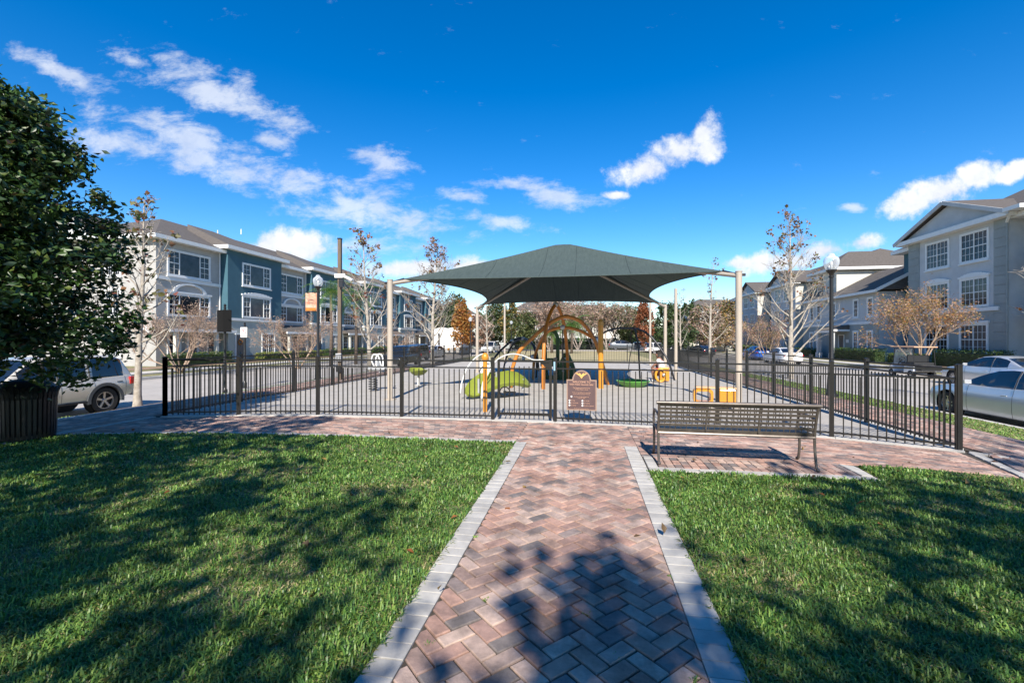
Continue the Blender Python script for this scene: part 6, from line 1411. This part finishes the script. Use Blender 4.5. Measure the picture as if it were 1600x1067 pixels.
shrub('dark hedge left of the townhouse porch', 25.0, 25.9, 55.5, 65, 1.0, 3600, 7, wts=(5, 1, .1))
shrub('dark clipped hedge under the ground floor windows of the gabled building', 26.1, 26.9, 33.5, 39.5, 1.25, 4600, 8, wts=(5, 1, .1))
shrub('bright green low shrub beside the golf cart', 25.4, 26.3, 39.8, 43.4, .85, 3000, 9, wts=(1, 4, .6))
shrub('dark hedge in the distance beyond the right street', 23.8, 24.8, 66, 92, 1.1, 4600, 10, lsz=.16)
for i, (px, Z) in enumerate(((836, 74), (905, 76), (960, 74))):
    c = at(px, Z); shrub(('low dark hedge beyond the cross street, '+('leftmost', 'middle', 'rightmost')[i]+' of three'), c.x-4, c.x+4, c.y, c.y+1.2, 1.7, 4200, 30+i, lsz=.18, wts=(4, 1, .1))
# the big glossy-leaved tree on the left
rs = np.random.RandomState(42); rnd = random.Random(42); MX, MY = -8.75, 5.25
t = thing('magnolia_tree', 'large dark glossy-leaved evergreen tree filling the left edge over the litter bin', 'tree', (MX, MY, 0)); mb = MB()
tr = limb(mb, (MX-.1, MY-.1, -.05), (0, 0, 1), 4.9, .12, .02, rnd, 10, 10, .03); P = []; tips = []
def mr(z): return float(np.interp(z, [1.3, 1.5, 1.9, 2.5, 3.2, 3.9, 4.5, 5.0, 5.4], [1.1, 1.65, 1.85, 1.75, 1.5, 1.3, 1.05, .75, .2]))
for k in range(130):
    z = 1.5+3.72*(k+rnd.random())/130; az = k*2.399+rnd.uniform(-.5, .5); R = mr(z)*rnd.uniform(.62, 1.13); p, d = onl(tr, min(.98, max(.08, (z-.35)/4.9)))
    e = Vector((MX+R*math.cos(az), MY+R*math.sin(az), z+rnd.uniform(-.1, .15))); dv = e-p
    if k % 2 == 0: limb(mb, p, dv, dv.length*.95, .028, .006, rnd, 5, 5, .05)
    tips.append(e)
    for f in (.3, .55, .8):
        tips.append(p+dv*f+Vector((rnd.gauss(0, .25), rnd.gauss(0, .25), rnd.gauss(0, .2))))
mb.build('trunk', mt['bark_d'], t, world=True, smooth=True)
for q in tips:
    n = rnd.randint(85, 150); g = rs.normal(size=(n, 3))*np.array((.17, .17, .12))*rnd.uniform(.6, 1.2); P.append(g+np.array(q))
# short drooping sprays on the right-hand underside, over the bin
for q in ((-7.8, 5.5, 1.12), (-7.55, 5.35, 1.2), (-7.25, 5.3, 1.38), (-7.0, 5.3, 1.6), (-7.0, 5.5, 1.8)):
    P.append(rs.normal(size=(80, 3))*.13+np.array(q))
P = np.concatenate(P); lv = leaves('crown', P, .106, mt['mag'], t, rs=rs, elong=1.9, weights=(5, 4, 1.3, .12), up=.15)
# big trees behind the camera whose shade falls over the lawn and path
shade_trees = [(-5.2, -2.8, 8.8, 2.6, 5200), (-8.8, -3.6, 10.2, 3.0, 5800), (-2.4, -6.0, 8.2, 2.3, 4800), (1.2, -7.4, 8.45, 2.2, 6000), (4.9, -4.6, 8.3, 2.5, 5600), (8.6, -5.4, 10.0, 3.0, 6200), (-13.2, -2.5, 7.6, 2.4, 6000)]
for i, (u, v, H, R, n) in enumerate(shade_trees):
    broadleaf('oak_tree', 'leafy oak on the lawn behind the camera, '+('second from the left', 'third from the left, on the lawn side', 'just left of the path line', 'just right of the path line', 'second from the right', 'farthest right', 'farthest left')[i], 0, 0, H, R, n, mt['oak'], 200+i, trunk_h=.35, lsz=.20, loc=(u, v, 0), zb=0, group='leafy oaks on the lawn behind the camera', cr=.22, thick=.16)
# fallen leaves
rs = np.random.RandomState(9); n = 130; q = np.stack([rs.uniform(-9, 7.5, n), rs.uniform(1.5, 7.6, n), np.full(n, .035)], 1); q[:, 2] = np.where((q[:, 0] > IL) & (q[:, 0] < IR), .006, .035)
keep = ~((q[:, 0] > IL) & (q[:, 0] < IR) & (rs.rand(n) < .8)); o = leaves('fallen_leaves', q[keep], .07, [mt['ora'][1], mt['mag'][3], mt['ora'][2]], None, rs=rs, up=3, elong=1.5)
tag(o, 'scattered dry brown leaves lying on the lawns and path', 'leaves', kind='stuff')
